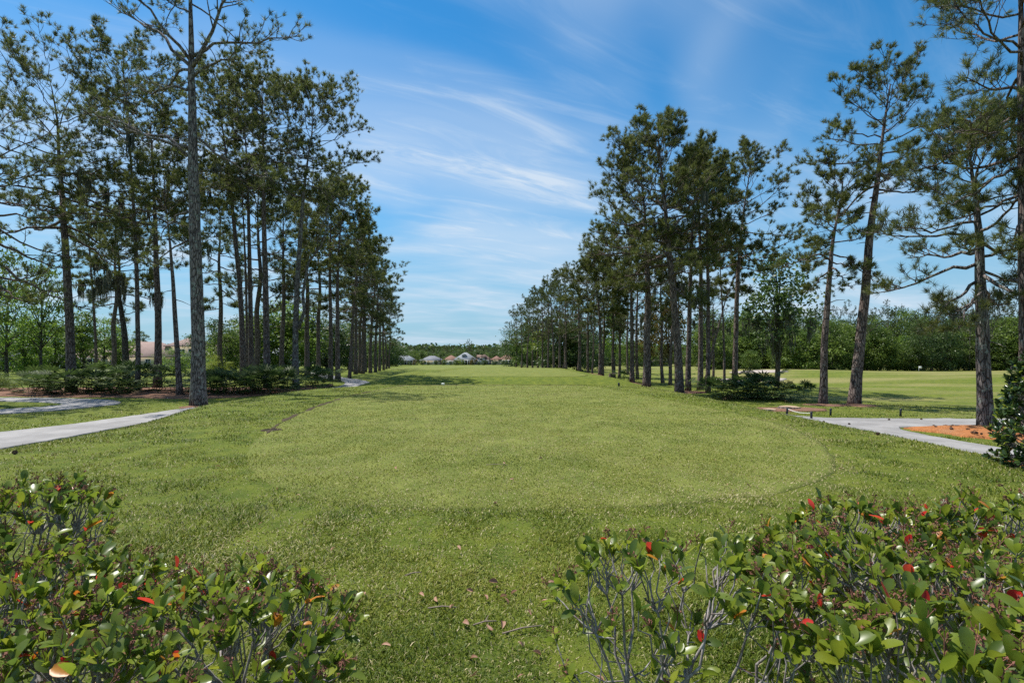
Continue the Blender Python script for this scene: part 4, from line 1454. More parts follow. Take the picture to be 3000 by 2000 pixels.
def house(label, px, d, rz, blocks, wallm, roofm, wins=(), porch=None, columns=(), dormer=None, chimney=None):
    w = at(px, HORIZON, d)
    root = empty('house', (w.x, w.y, g(w.x, w.y)), rz)
    tag(root, label, 'house')
    for (cx, cy, bw, bd, h, rh, gab) in blocks:
        part_box(root, 'wall', wallm, (cx - bw / 2, cy - bd / 2, -0.5), (cx + bw / 2, cy + bd / 2, h - 0.1))
        m = MB()
        hip(m, cx, cy, bw, bd, h + 0.1, rh, gab)
        rf = m.build('roof', M[roofm], root)
    for (x, z, ww, wh, y) in wins:
        window(root, x, z, ww, wh, y)
    if porch:
        x0, x1, y0, y1, h = porch
        part_box(root, 'screen_porch', 'screen_dark', (x0, y0, -0.3), (x1, y1, h))
        for x in np.linspace(x0, x1, 5):
            part_box(root, 'porch_post', 'trim_white', (x - 0.07, y0 - 0.10, -0.3), (x + 0.07, y0 - 0.005, h))
        part_box(root, 'porch_beam', 'trim_white', (x0 - 0.1, y0 - 0.14, h - 0.02), (x1 + 0.1, y1 + 0.1, h + 0.2))
    for (x, y, h) in columns:
        m = MB()
        m.tube(np.array([(x, y, -0.3), (x, y, h * 0.5), (x, y, h)]), 0.17, 10)
        m.build('column', M['trim_white'], root, True)
    if dormer:
        x, y, z, ww, hh = dormer
        part_box(root, 'dormer', wallm, (x - ww / 2, y, z), (x + ww / 2, y + 3.0, z + hh))
        m = MB()
        a = ww / 2 + 0.25
        m.add([(x - a, y - 0.3, z + hh), (x + a, y - 0.3, z + hh), (x, y - 0.3, z + hh + a * 0.7), (x - a, y + 3, z + hh), (x + a, y + 3, z + hh), (x, y + 3, z + hh + a * 0.7)],
              f3=[(0, 1, 2), (3, 5, 4)], f4=[(0, 2, 5, 3), (1, 4, 5, 2), (0, 3, 4, 1)])
        m.build('roof', M[roofm], root)
        window(root, x, z + hh * 0.5, ww * 0.6, hh * 0.7, y)
    if chimney:
        x, y, z = chimney
        part_box(root, 'chimney', wallm, (x - 0.4, y - 0.4, z - 2), (x + 0.4, y + 0.4, z))
    return root


house('tan house with pinkish shingle roof behind the left-hand pines', 440, 138, 0.22,
      [(0, 0, 17, 12, 3.0, 4.0, False), (9.3, 1.5, 8.5, 9, 5.9, 2.5, False), (-12.5, 1, 10, 9, 2.9, 2.4, False)], 'stucco_tan', 'roof_pinkish',
      wins=[(-5.5, 1.5, 2.2, 1.5, -6.0), (2.0, 1.5, 1.2, 1.9, -6.0), (5.0, 1.5, 1.2, 1.9, -6.0), (8.6, 4.4, 1.8, 1.4, -3.0), (11.2, 4.4, 1.8, 1.4, -3.0), (9.8, 1.5, 2.2, 1.6, -3.0), (-9.0, 1.4, 1.6, 1.8, -3.5)],
      porch=(-17.3, -10.2, -6.4, -3.6, 2.5), chimney=(-3, 1.0, 7.4))
house('grey-roofed house glimpsed behind leaves at far left', 55, 128, 0.35, [(0, 0, 14, 11, 2.9, 3.6, False)], 'stucco_white', 'roof_grey', wins=[(-3, 1.5, 1.8, 1.5, -5.5), (3, 1.5, 1.8, 1.5, -5.5)], porch=(-1.5, 1.5, -7.2, -5.6, 2.4))
house('tan house almost hidden behind the close-set pine trio', 640, 150, 0.1, [(0, 0, 13, 11, 2.9, 3.8, False)], 'stucco_tan', 'roof_pinkish', wins=[(-3, 1.5, 1.8, 1.5, -5.5), (3, 1.5, 1.8, 1.5, -5.5)])
house('pale house seen low between trunks of the left-hand row', 800, 175, 0.0, [(0, 0, 14, 11, 2.9, 3.6, False)], 'stucco_white', 'roof_pale', wins=[(-3, 1.5, 1.8, 1.5, -5.5), (3, 1.5, 1.8, 1.5, -5.5)])
house('pale-roofed house with dark screened porch, leftmost at the far end', 1186, 292, 0.15, [(0, 0, 12, 9, 2.7, 2.9, False)], 'stucco_white', 'roof_pale', porch=(-1.5, 4.5, -6.4, -4.6, 2.5), wins=[(-4, 1.4, 1.6, 1.4, -4.5)])
house('low blue-grey roofed house behind palms at the far end', 1266, 300, -0.1, [(0, 0, 12, 9, 2.5, 2.6, False)], 'stucco_tan', 'roof_grey', wins=[(-3, 1.4, 1.6, 1.4, -4.5), (3, 1.4, 1.6, 1.4, -4.5)], columns=[(-2, -5.1, 2.4), (2, -5.1, 2.4)])
house('small pink tile-roofed house beside the big white-roofed one', 1322, 298, 0.0, [(0, 0, 8.5, 8, 2.8, 2.7, False)], 'stucco_white', 'roof_terracotta', wins=[(0, 1.4, 1.6, 1.4, -4.0)], columns=[(-3.6, -4.6, 2.6), (0, -4.6, 2.6), (3.6, -4.6, 2.6)])
house('large far house with pale hipped roof, dormer and white columns', 1364, 294, 0.0, [(0, 0, 11.5, 10, 3.1, 3.9, False)], 'stucco_white', 'roof_pale', porch=(-5.4, 5.4, -6.0, -5.1, 2.6),
      columns=[(-5.2, -6.5, 2.9), (-1.8, -6.5, 2.9), (1.8, -6.5, 2.9), (5.2, -6.5, 2.9)], dormer=(-0.5, -3.6, 4.2, 2.6, 1.2))
house('brown-roofed far house with a pale front gable', 1418, 298, 0.05, [(0, 0, 9, 9, 3.0, 3.2, False), (-1.5, -2.8, 4.2, 5, 4.3, 1.5, True)], 'stucco_white', 'roof_brown', wins=[(-1.5, 3.3, 1.6, 1.2, -5.3), (2.8, 1.5, 1.5, 1.4, -4.5)], porch=(0.8, 4.3, -5.6, -4.6, 2.5))
house('far house with two orange terracotta hip roofs', 1474, 296, 0.0, [(-3.8, 0, 6, 8, 2.9, 2.2, False), (2.6, 0.5, 9, 9.5, 3.2, 3.3, False)], 'stucco_tan', 'roof_terracotta', wins=[(-3.8, 1.4, 1.6, 1.4, -4.0)], porch=(-0.4, 6.4, -5.6, -4.3, 2.5))
house('grey-roofed house half hidden by the tip of the right grove', 1556, 285, 0.0, [(0, 0, 12, 9, 2.8, 2.6, False)], 'stucco_white', 'roof_grey', wins=[(-3, 1.4, 1.6, 1.4, -4.5), (3, 1.4, 1.6, 1.4, -4.5)])
house('white house glimpsed between mid-grove trunks', 1735, 215, 0.0, [(0, 0, 12, 9, 2.8, 2.6, False)], 'stucco_white', 'roof_pale', wins=[(-3, 1.4, 1.6, 1.4, -4.5), (3, 1.4, 1.6, 1.4, -4.5)])
house('white house glimpsed behind the grove edge pine', 1905, 215, 0.0, [(0, 0, 14, 9, 2.8, 2.6, False)], 'stucco_white', 'roof_grey', wins=[(-3, 1.4, 1.6, 1.4, -4.5), (3, 1.4, 1.6, 1.4, -4.5)])


def leaf_box(name, label, px, d, w, dep, h, mat, cat, n=5000):
    rng = np.random.default_rng(int(px))
    b = at(px, HORIZON, d)
    u = rng.random((n, 3)) * 2 - 1
    k = np.argmax(np.abs(u) * np.array([1, 1, 1.0]), 1)
    for a in range(3):
        u[k == a, a] = np.sign(u[k == a, a]) * rng.uniform(0.85, 1.04, (k == a).sum())
    c = u * np.array([w / 2, dep / 2, h / 2]) + np.array([0, 0, h / 2])
    nr = unit(rng.standard_normal((n, 3)) + np.array([0, 0, 0.4]))
    a = unit(np.cross(nr, rng.standard_normal((n, 3))))
    bb = np.cross(nr, a)
    s = rng.uniform(0.07, 0.14, n)[:, None]
    m = MB()
    m.add(np.stack([c - a * s, c - bb * s * 0.6, c + a * s, c + bb * s * 0.6], 1), f4=np.arange(4 * n).reshape(-1, 4), tint=np.repeat(rng.random(n), 4))
    root = empty(name, (b.x, b.y, g(b.x, b.y)))
    tag(root, label, cat)
    m.build('foliage', M[mat], root)
    st = MB()
    for x in np.linspace(-w * 0.42, w * 0.42, 6):
        st.tube(np.array([(x, 0, -0.1), (x + 0.1, 0.05, h * 0.5), (x - 0.05, 0, h * 0.9)]), [0.04, 0.03, 0.015], 5)
    st.build('stems', M['oak_bark'], root)


leaf_box('clipped_hedge', 'long clipped garden hedge on the lawn beyond the pond', 92, 104, 6.0, 1.6, 1.7, 'leaves_dark', 'hedge')
leaf_box('clipped_hedge', 'low dark hedge along the tan house wall', 330, 128, 10.0, 1.2, 1.0, 'leaves_dark', 'hedge')

# palms
pm_t, pm_c = MB(), MB()
rng = np.random.default_rng(90)
pm_t.tube(np.array([(0, 0, -0.1), (0.05, 0, 2.2), (0, 0.05, 4.6), (0.05, 0, 6.6)]), [0.22, 0.19, 0.17, 0.15], 9)
for k in range(26):
    a, e = rng.random() * 6.28, R(rng.uniform(-45, 75))
    d = np.array([math.cos(a) * math.cos(e), math.sin(a) * math.cos(e), math.sin(e)])
    h0 = np.array([0.05, 0, 6.6])
    h1 = h0 + d * rng.uniform(0.8, 1.1)
    pm_c.tube(np.array([h0, h1]), [0.03, 0.015], 3, False)
    s = unit(np.cross(d, [0, 0, 1.0]))
    for i in range(11):
        b = R(-95 + 19 * i)
        r_ = unit(d * math.cos(b) + s * math.sin(b))
        tp = h1 + r_ * rng.uniform(0.7, 0.95) + np.array([0, 0, -0.28])
        m = h1 + r_ * 0.5
        ww = unit(np.cross(r_, [0.1, 0.1, 1.0])) * 0.06
        pm_c.add([h1, m - ww, tp, m + ww], f4=[(0, 1, 2, 3)], tint=rng.random())
pmt, pmc = pm_t.mesh('trunk', M['oak_bark'], True), pm_c.mesh('crown', M['palmetto'])
for px, d, top, lab in [(1290, 286, 1034, 'palm in front of the low blue-grey roofed house'), (1412, 286, 1030, 'tallest palm right of the big white-roofed house'), (1434, 284, 1034, 'palm in front of the brown-roofed far house'),
                        (1340, 330, 1034, 'slim palm behind the small pink-roofed house'), (1255, 330, 1032, 'palm rising behind the low blue-grey roof'), (1398, 335, 1030, 'palm behind the big white-roofed far house'),
                        (420, 165, 984, 'fan palm above the tan house roof'), (408, 170, 975, 'thin taller palm behind the tan house')]:
    w = at(px, HORIZON, d)
    z = g(w.x, w.y)
    s = (at(px, top, d).z - z) / 7.4
    o = empty('palm_tree', (w.x, w.y, z), px * 0.7)
    o.scale = (s, s, s)
    tag(o, lab, 'palm')
    link(bpy.data.objects.new('trunk', pmt), o)
    link(bpy.data.objects.new('crown', pmc), o)
for px, d, h, mat, lab in [(1344, 280, 4.0, 'leaves_yellow', 'round yellow-green bush before the big white-roofed house'), (1385, 278, 4.2, 'leaves_olive', 'brownish cone-shaped bush at the corner of the white-roofed house'),
                           (1238, 282, 3.6, 'leaves_mid', 'round bush left of the blue-grey roofed house'), (1215, 285, 3.4, 'leaves_olive', 'reddish small bush beside the leftmost far house'), (1302, 282, 4.4, 'leaves_mid', 'grey-green tree beside the small pink-roofed house'),
                           (1450, 282, 3.2, 'leaves_dark', 'dark shrub before the terracotta-roofed house'), (1206, 300, 8.0, 'leaves_mid', 'large round tree behind the leftmost far house'), (1500, 280, 3.2, 'leaves_dark', 'dark shrub right of the terracotta-roofed house')]:
    w = at(px, HORIZON, d)
    plant(px, d, 0, mat, lab, 4, None, 'garden_bush', 'bush', 1.0, (w.x, w.y), h)

rb = random.Random(21)
for i in range(16):
    px = 1160 + i * 22 + rb.uniform(-7, 7)
    d = rb.uniform(270, 279)
    w = at(px, HORIZON, d)
    plant(px, d, 0, rb.choice(['leaves_mid', 'leaves_dark', 'leaves_dark']), nth(i) + ' from the left of the low shrubs before the far houses', rb.choice([0, 1, 4]), 'low shrubs before the far houses', 'garden_bush', 'bush', 1.3, (w.x, w.y), rb.uniform(1.3, 3.2))

# ------------------------------------------------------------------ small things on the course
plain('post_black', (0.018, 0.021, 0.030), 0.5, 0.4, 0.2)
plain('rope_white', (0.70, 0.70, 0.66), 0.8, 0.2, 0.1, 60)
plain('cut_wood', (0.34, 0.25, 0.17), 0.9, 0.1, 0.25, 8)
plain('cone_brown', (0.12, 0.075, 0.052), 0.9, 0.1, 0.4, 30)
plain('white_plastic', (0.75, 0.75, 0.73), 0.5, 0.4, 0.05)
for px, d, lean, lab in [(2305, 21.3, 0.10, 'short black post at the slope end of the white rope'), (2377, 19.9, 0.0, 'short black post where the white rope meets the path'),
                         (2433, 22.0, 0.04, 'short black post standing alone in front of the shorter pine'), (2638, 21.9, 0.05, 'short black post alone at the far path edge')]:
    w = at(px, HORIZON, d)
    z = g(w.x, w.y)
    h = 0.31
    o = empty('rope_post', (w.x, w.y, z))
    o.rotation_euler = (0, lean, 0)
    tag(o, lab, 'post', 'short black rope posts')
    m = MB()
    m.tube(np.array([(0, 0, -0.15), (0, 0, h * 0.6), (0, 0, h)]), 0.042, 10)
    m.build('shaft', M['post_black'], o, True)
    m = MB()
    m.tube(np.array([(0, 0, h - 0.05), (0, 0, h - 0.02)]), 0.048, 10)
    m.build('collar', M['post_black'], o, True)
a_, b_ = at(2305, HORIZON, 21.3), at(2377, HORIZON, 19.9)
za, zb = g(a_.x, a_.y) + 0.27, g(b_.x, b_.y) + 0.27
q = [(a_.x + (b_.x - a_.x) * s + 0.03, a_.y + (b_.y - a_.y) * s, za + (zb - za) * s - 0.30 * s * (1 - s)) for s in np.linspace(0, 1, 14)]
m = MB()
m.tube(np.array(q), 0.011, 6)
tag(m.build('rope', M['rope_white'], None, True), 'white rope sagging between two short black posts', 'rope')
for px, d, r_, h, lab in [(2252, 24.2, 0.30, 0.07, 'flat cut stump at the left of the reddish patch'), (2309, 24.9, 0.46, 0.11, 'wider flat cut stump at the right of the reddish patch'), (1793, 53.0, 0.34, 0.55, 'small dark stump before the right grove')]:
    w = at(px, HORIZON, d)
    o = empty('tree_stump', (w.x, w.y, g(w.x, w.y)))
    tag(o, lab, 'stump')
    m = MB()
    a = np.linspace(0, 2 * np.pi, 20, endpoint=False)
    rr = r_ * (1 + 0.10 * np.sin(3 * a + px) + 0.06 * np.sin(7 * a))
    V_ = np.concatenate([np.stack([rr * k * np.cos(a), rr * k * np.sin(a), np.full(20, z) + 0.02 * np.sin(2 * a)], 1) for k, z in ((1.25, -0.1), (1.08, h * 0.5), (1.0, h))])
    i = np.arange(20)
    m.add(V_, f4=np.concatenate([np.stack([i + 20 * k, (i + 1) % 20 + 20 * k, (i + 1) % 20 + 20 * (k + 1), i + 20 * (k + 1)], 1) for k in range(2)]))
    m.build('bark', M['pine_bark'], o)
    m = MB()
    V_ = np.concatenate([np.stack([rr * 0.99 * np.cos(a), rr * 0.99 * np.sin(a), np.full(20, h + 0.004) + 0.02 * np.sin(2 * a)], 1), [[0, 0, h + 0.012]]])
    m.add(V_, f3=np.stack([i, (i + 1) % 20, np.full(20, 20)], 1))
    m.build('cut_face', M['cut_wood' if h < 0.3 else 'pine_bark'], o)
# tee marker, stake and ball washer bits on the tee
w = at(1813, 1142, 27.5)
z = g(w.x, w.y)
o = empty('tee_sign', (w.x, w.y, z))
tag(o, 'small dark oval sign on the far right of the tee', 'sign')
m = MB()
m.tube(np.array([(0, 0, -0.05), (0, 0, 0.07), (0, 0, 0.13)]), 0.012, 8)
m.build('stake', M['post_black'], o)
m = MB()
a = np.linspace(0, 2 * np.pi, 24, endpoint=False)
V_ = np.concatenate([np.stack([0.055 * k * np.cos(a), np.full(24, y), 0.21 + 0.11 * k * np.sin(a)], 1) for k, y in ((0.92, -0.03), (1, -0.02), (1, 0.02), (0.92, 0.03))] + [np.array([[0, -0.03, 0.21], [0, 0.03, 0.21]])])
i = np.arange(24)
m.add(V_, f3=np.concatenate([np.stack([(i + 1) % 24, i, np.full(24, 96)], 1), np.stack([i + 72, (i + 1) % 24 + 72, np.full(24, 97)], 1)]),
      f4=np.concatenate([np.stack([i + 24 * k, (i + 1) % 24 + 24 * k, (i + 1) % 24 + 24 * (k + 1), i + 24 * (k + 1)], 1) for k in range(3)]))
m.build('plate', M['post_black'], o, True)
w = at(1336, 1139, 28.0)
o = empty('marker_stake', (w.x, w.y, g(w.x, w.y)))
tag(o, 'thin dark stake near the far edge of the tee', 'stake')
m = MB()
m.tube(np.array([(0, 0, -0.05), (0.004, 0, 0.15), (0, 0, 0.29)]), [0.016, 0.014, 0.010], 7)
m.build('rod', M['post_black'], o)
m = MB()
m.tube(np.array([(0, 0, 0.285), (0, 0, 0.315)]), [0.018, 0.014], 7)
m.build('cap', M['post_black'], o)
w = at(1298, 1130, 30.1)
o = empty('tee_marker', (w.x, w.y, g(w.x, w.y)))
tag(o, 'small white tee marker at the far left edge', 'tee marker')
for s in (-1, 1):
    m = MB()
    m.tube(np.array([(s * 0.05, 0, -0.04), (s * 0.05, 0, 0.08)]), 0.014, 6)
    m.build('leg', M['white_plastic'], o)
m = MB()
m.tube(np.array([(-0.09, 0, 0.11), (-0.05, 0, 0.12), (0.05, 0, 0.12), (0.09, 0, 0.11)]), [0.03, 0.045, 0.045, 0.03], 8)
m.build('body', M['white_plastic'], o, True)
w = at(2692, 1092, 82.0)
o = empty('golf_flag', (w.x, w.y, g(w.x, w.y)))
tag(o, 'small white flag far off on the right fairway', 'flag')
m = MB()
m.tube(np.array([(0, 0, -0.1), (0, 0, 1.0)]), 0.02, 6)
m.build('pole', M['white_plastic'], o)
m = MB()
m.box((0.02, -0.012, 0.62), (0.45, 0.012, 0.97))
m.build('cloth', M['white_plastic'], o)
# hole in the turf beside the tee: a sunken sprinkler box
w = at(795, 1262, 11.35)
z = g(w.x, w.y)
o = empty('sprinkler_box', (w.x, w.y, z), 0.4)
tag(o, 'sunken dirty sprinkler lid at the left edge of the tee', 'sprinkler')
m = MB()
a = np.linspace(0, 2 * np.pi, 16, endpoint=False)
i = np.arange(16)
V_ = np.concatenate([np.stack([r_ * np.cos(a) * 1.5, r_ * np.sin(a), np.full(16, zz_)], 1) for r_, zz_ in ((0.15, 0.008), (0.13, 0.03), (0.12, 0.03), (0.115, 0.008))])
m.add(V_, f4=np.concatenate([np.stack([i + 16 * k, (i + 1) % 16 + 16 * k, (i + 1) % 16 + 16 * (k + 1), i + 16 * (k + 1)], 1) for k in range(3)]))
m.build('rim', M['soil'], o)
m = MB()
m.add(np.concatenate([np.stack([0.12 * np.cos(a) * 1.5, 0.12 * np.sin(a), np.full(16, 0.010)], 1), [[0, 0, 0.014]]]), f3=np.stack([i, (i + 1) % 16, np.full(16, 16)], 1))
m.build('lid', M['post_black'], o)

# pine cones: an egg of overlapping scales
cm_ = MB()
rng = np.random.default_rng(3)
cm_.tube(np.array([(-0.045, 0, 0.028), (-0.02, 0, 0.03), (0.02, 0, 0.03), (0.05, 0, 0.028)]), [0.012, 0.024, 0.020, 0.006], 6)
for k in range(34):
    s = k / 34
    a = k * 2.4
    x = -0.045 + 0.09 * s
    rad = 0.030 * math.sin(math.pi * (0.25 + 0.7 * s)) + 0.006
    d = np.array([0.35, math.cos(a), math.sin(a)])
    c = np.array([x, 0, 0.03])
    tng = np.array([0, -math.sin(a), math.cos(a)])
    cm_.add([c + d * 0.008 - tng * 0.006, c + d * rad - tng * 0.011, c + d * (rad + 0.010), c + d * rad + tng * 0.011, c + d * 0.008 + tng * 0.006], f3=[(0, 1, 2), (0, 2, 4), (4, 2, 3)])
cone = cm_.mesh('pine_cone', M['cone_brown'])


def pine_cone(x, y, s, rng, label, group, lift=0.0):
    o = bpy.data.objects.new('pine_cone', cone)
    o.location = (x, y, g(x, y) + lift)
    o.rotation_euler = (rng.uniform(-0.4, 0.4), rng.uniform(-0.4, 0.4), rng.uniform(0, 6.28))
    o.scale = (s, s, s)
    tag(link(o), label, 'pine cone', group)


rq = random.Random(12)
k = 0
while k < 62:
    x, y = rq.uniform(14.3, 18.5), rq.uniform(15.2, 17.9)
    if inside(np.array([x]), np.array([y]), MULCH_R)[0]:
        pine_cone(x, y, rq.uniform(0.75, 1.15), rq, 'dark pine cone lying on the orange straw bed', 'pine cones on the orange straw', 0.12)
        k += 1
for k in range(9):
    pine_cone(rq.uniform(13.8, 16.2), rq.uniform(14.2, 15.2), rq.uniform(0.75, 1.1), rq, 'dark pine cone on the grass strip before the orange straw bed', 'pine cones on the grass strip')
for px, py in [(2414, 1242), (2488, 1240), (2605, 1228), (2700, 1226)]:
    d = 2.37 * FPX / (py - HORIZON)
    w = at(px, py, d)
    pine_cone(w.x, w.y, 0.95, rq, 'dark pine cone lying on the pale path', 'pine cones on the path', 0.05)
for px, py in [(2612, 1276), (375, 1272), (42, 1415), (2573, 1336)]:
    d = 2.1 * FPX / (py - HORIZON)
    w = at(px, py, d)
    pine_cone(w.x, w.y, 0.9, rq, 'stray dark pine cone on the open grass', 'stray pine cones on the grass', 0.01)


# ------------------------------------------------------------------ foreground hedge
def leaf_array(cup=0.16, curl=0.10, wide=0.30, rows=6, tipw=0.66):
    """an egg-shaped leaf, narrow at the stalk, along +Y, one unit long"""
    ys = np.linspace(0, 1, rows)
    V_, f4 = [], []
    for y in ys:
        w = wide * (math.sin(math.pi * (y ** 0.85) * 0.94 + 0.05)) ** tipw * (0.45 + 0.62 * y) + 0.008
        z = -curl * (y - 0.2) ** 2
        V_ += [(-w, y, z + cup * w), (0, y, z), (w, y, z + cup * w)]
    for i in range(rows - 1):
        for j in range(2):
            a = i * 3 + j
            f4.append((a, a + 1, a + 4, a + 3))
    return np.array(V_), np.array(f4)


def leaf_mat(name, a, b, trans, gl=0.28, spots=0.5, tc_=None):
    t = NT(name)
    rnd = t.math('FRACT', t.math('ADD', t.objrand(), t.attr()))
    oi = t.n.new('ShaderNodeObjectInfo')
    vec = t.n.new('ShaderNodeVectorMath')
    vec.operation = 'ADD'
    t.l.new(t.pos(), vec.inputs[0])
    vec.inputs[1].default_value = (3.1, 1.7, 0.4)
    col = t.mix(rnd, a, b)
    lo = t.noise(vec.outputs[0], 40, 3)
    col = t.mix(t.math('MULTIPLY', lo, 0.35), col, tuple(k * 1.5 for k in b))
    sp = t.voro(vec.outputs[0], 150)
    gate = t.ramp(t.noise(vec.outputs[0], 23, 2), 0.56, 0.66)
    m_ = t.math('MULTIPLY', t.math('MULTIPLY', t.ramp(sp, 0.30, 0.18), gate), spots)
    col = t.mix(m_, col, (0.035, 0.018, 0.010))
    M[name] = t.leafy(col, trans, tc_ or t.mix(rnd, tuple(min(1, k * 2.0) for k in a), tuple(min(1, k * 2.2) for k in b)), gl, 0.42)


leaf_mat('hedge_leaf', (0.036, 0.072, 0.015), (0.150, 0.190, 0.018), 0.38, 0.34, 0.9)
leaf_mat('hedge_leaf_light', (0.10, 0.15, 0.015), (0.19, 0.21, 0.02), 0.35, 0.33, 0.9)
leaf_mat('hedge_leaf_red', (0.42, 0.018, 0.020), (0.58, 0.055, 0.030), 0.35, 0.35, 0.3)
leaf_mat('hedge_leaf_orange', (0.45, 0.12, 0.015), (0.42, 0.20, 0.03), 0.35, 0.4, 0.5)
leaf_mat('camellia_leaf', (0.016, 0.036, 0.013), (0.040, 0.068, 0.018), 0.12, 0.24, 0.2)
leaf_mat('dry_leaf', (0.16, 0.075, 0.045), (0.36, 0.20, 0.13), 0.15, 0.6, 0.3)
t = NT('hedge_bark')
c = t.pos()
n1 = t.noise(t.mapping(c, (1, 1, 0.6)), 60, 5, 0.6)
col = t.mix(t.ramp(n1, 0.3, 0.7), (0.12, 0.10, 0.095), (0.36, 0.33, 0.315))
col = t.mix(t.math('MULTIPLY', t.ramp(t.noise(c, 14, 4), 0.5, 0.7), 0.5), col, (0.085, 0.055, 0.04))
M['hedge_bark'] = t.finish(t.pbr(col, 0.8, 0.25, t.bump(n1, 0.4, 0.003)))
plain('flower_stalk', (0.19, 0.085, 0.060), 0.85, 0.15, 0.4, 40)

LEAVES = [leaf_array(0.34, 0.18, 0.33), leaf_array(0.22, 0.36, 0.29), leaf_array(0.55, 0.05, 0.35), leaf_array(0.28, -0.20, 0.27)]
_lm = {}


def leaf_mesh(shape, mat, name='leaf'):
    if (shape, mat) not in _lm:
        v, f = LEAVES[shape]
        m = MB()
        m.add(v, f4=f)
        m.t = [np.zeros(len(v))]
        _lm[(shape, mat)] = m.mesh(name, M[mat], True)
    return _lm[(shape, mat)]


def frames(Y, N):
    """rotation matrices with +Y along Y and +Z near N"""
    Y = unit(Y)
    Xa = unit(np.cross(Y, N))
    Za = np.cross(Xa, Y)
    return np.stack([Xa, Y, Za], -1)


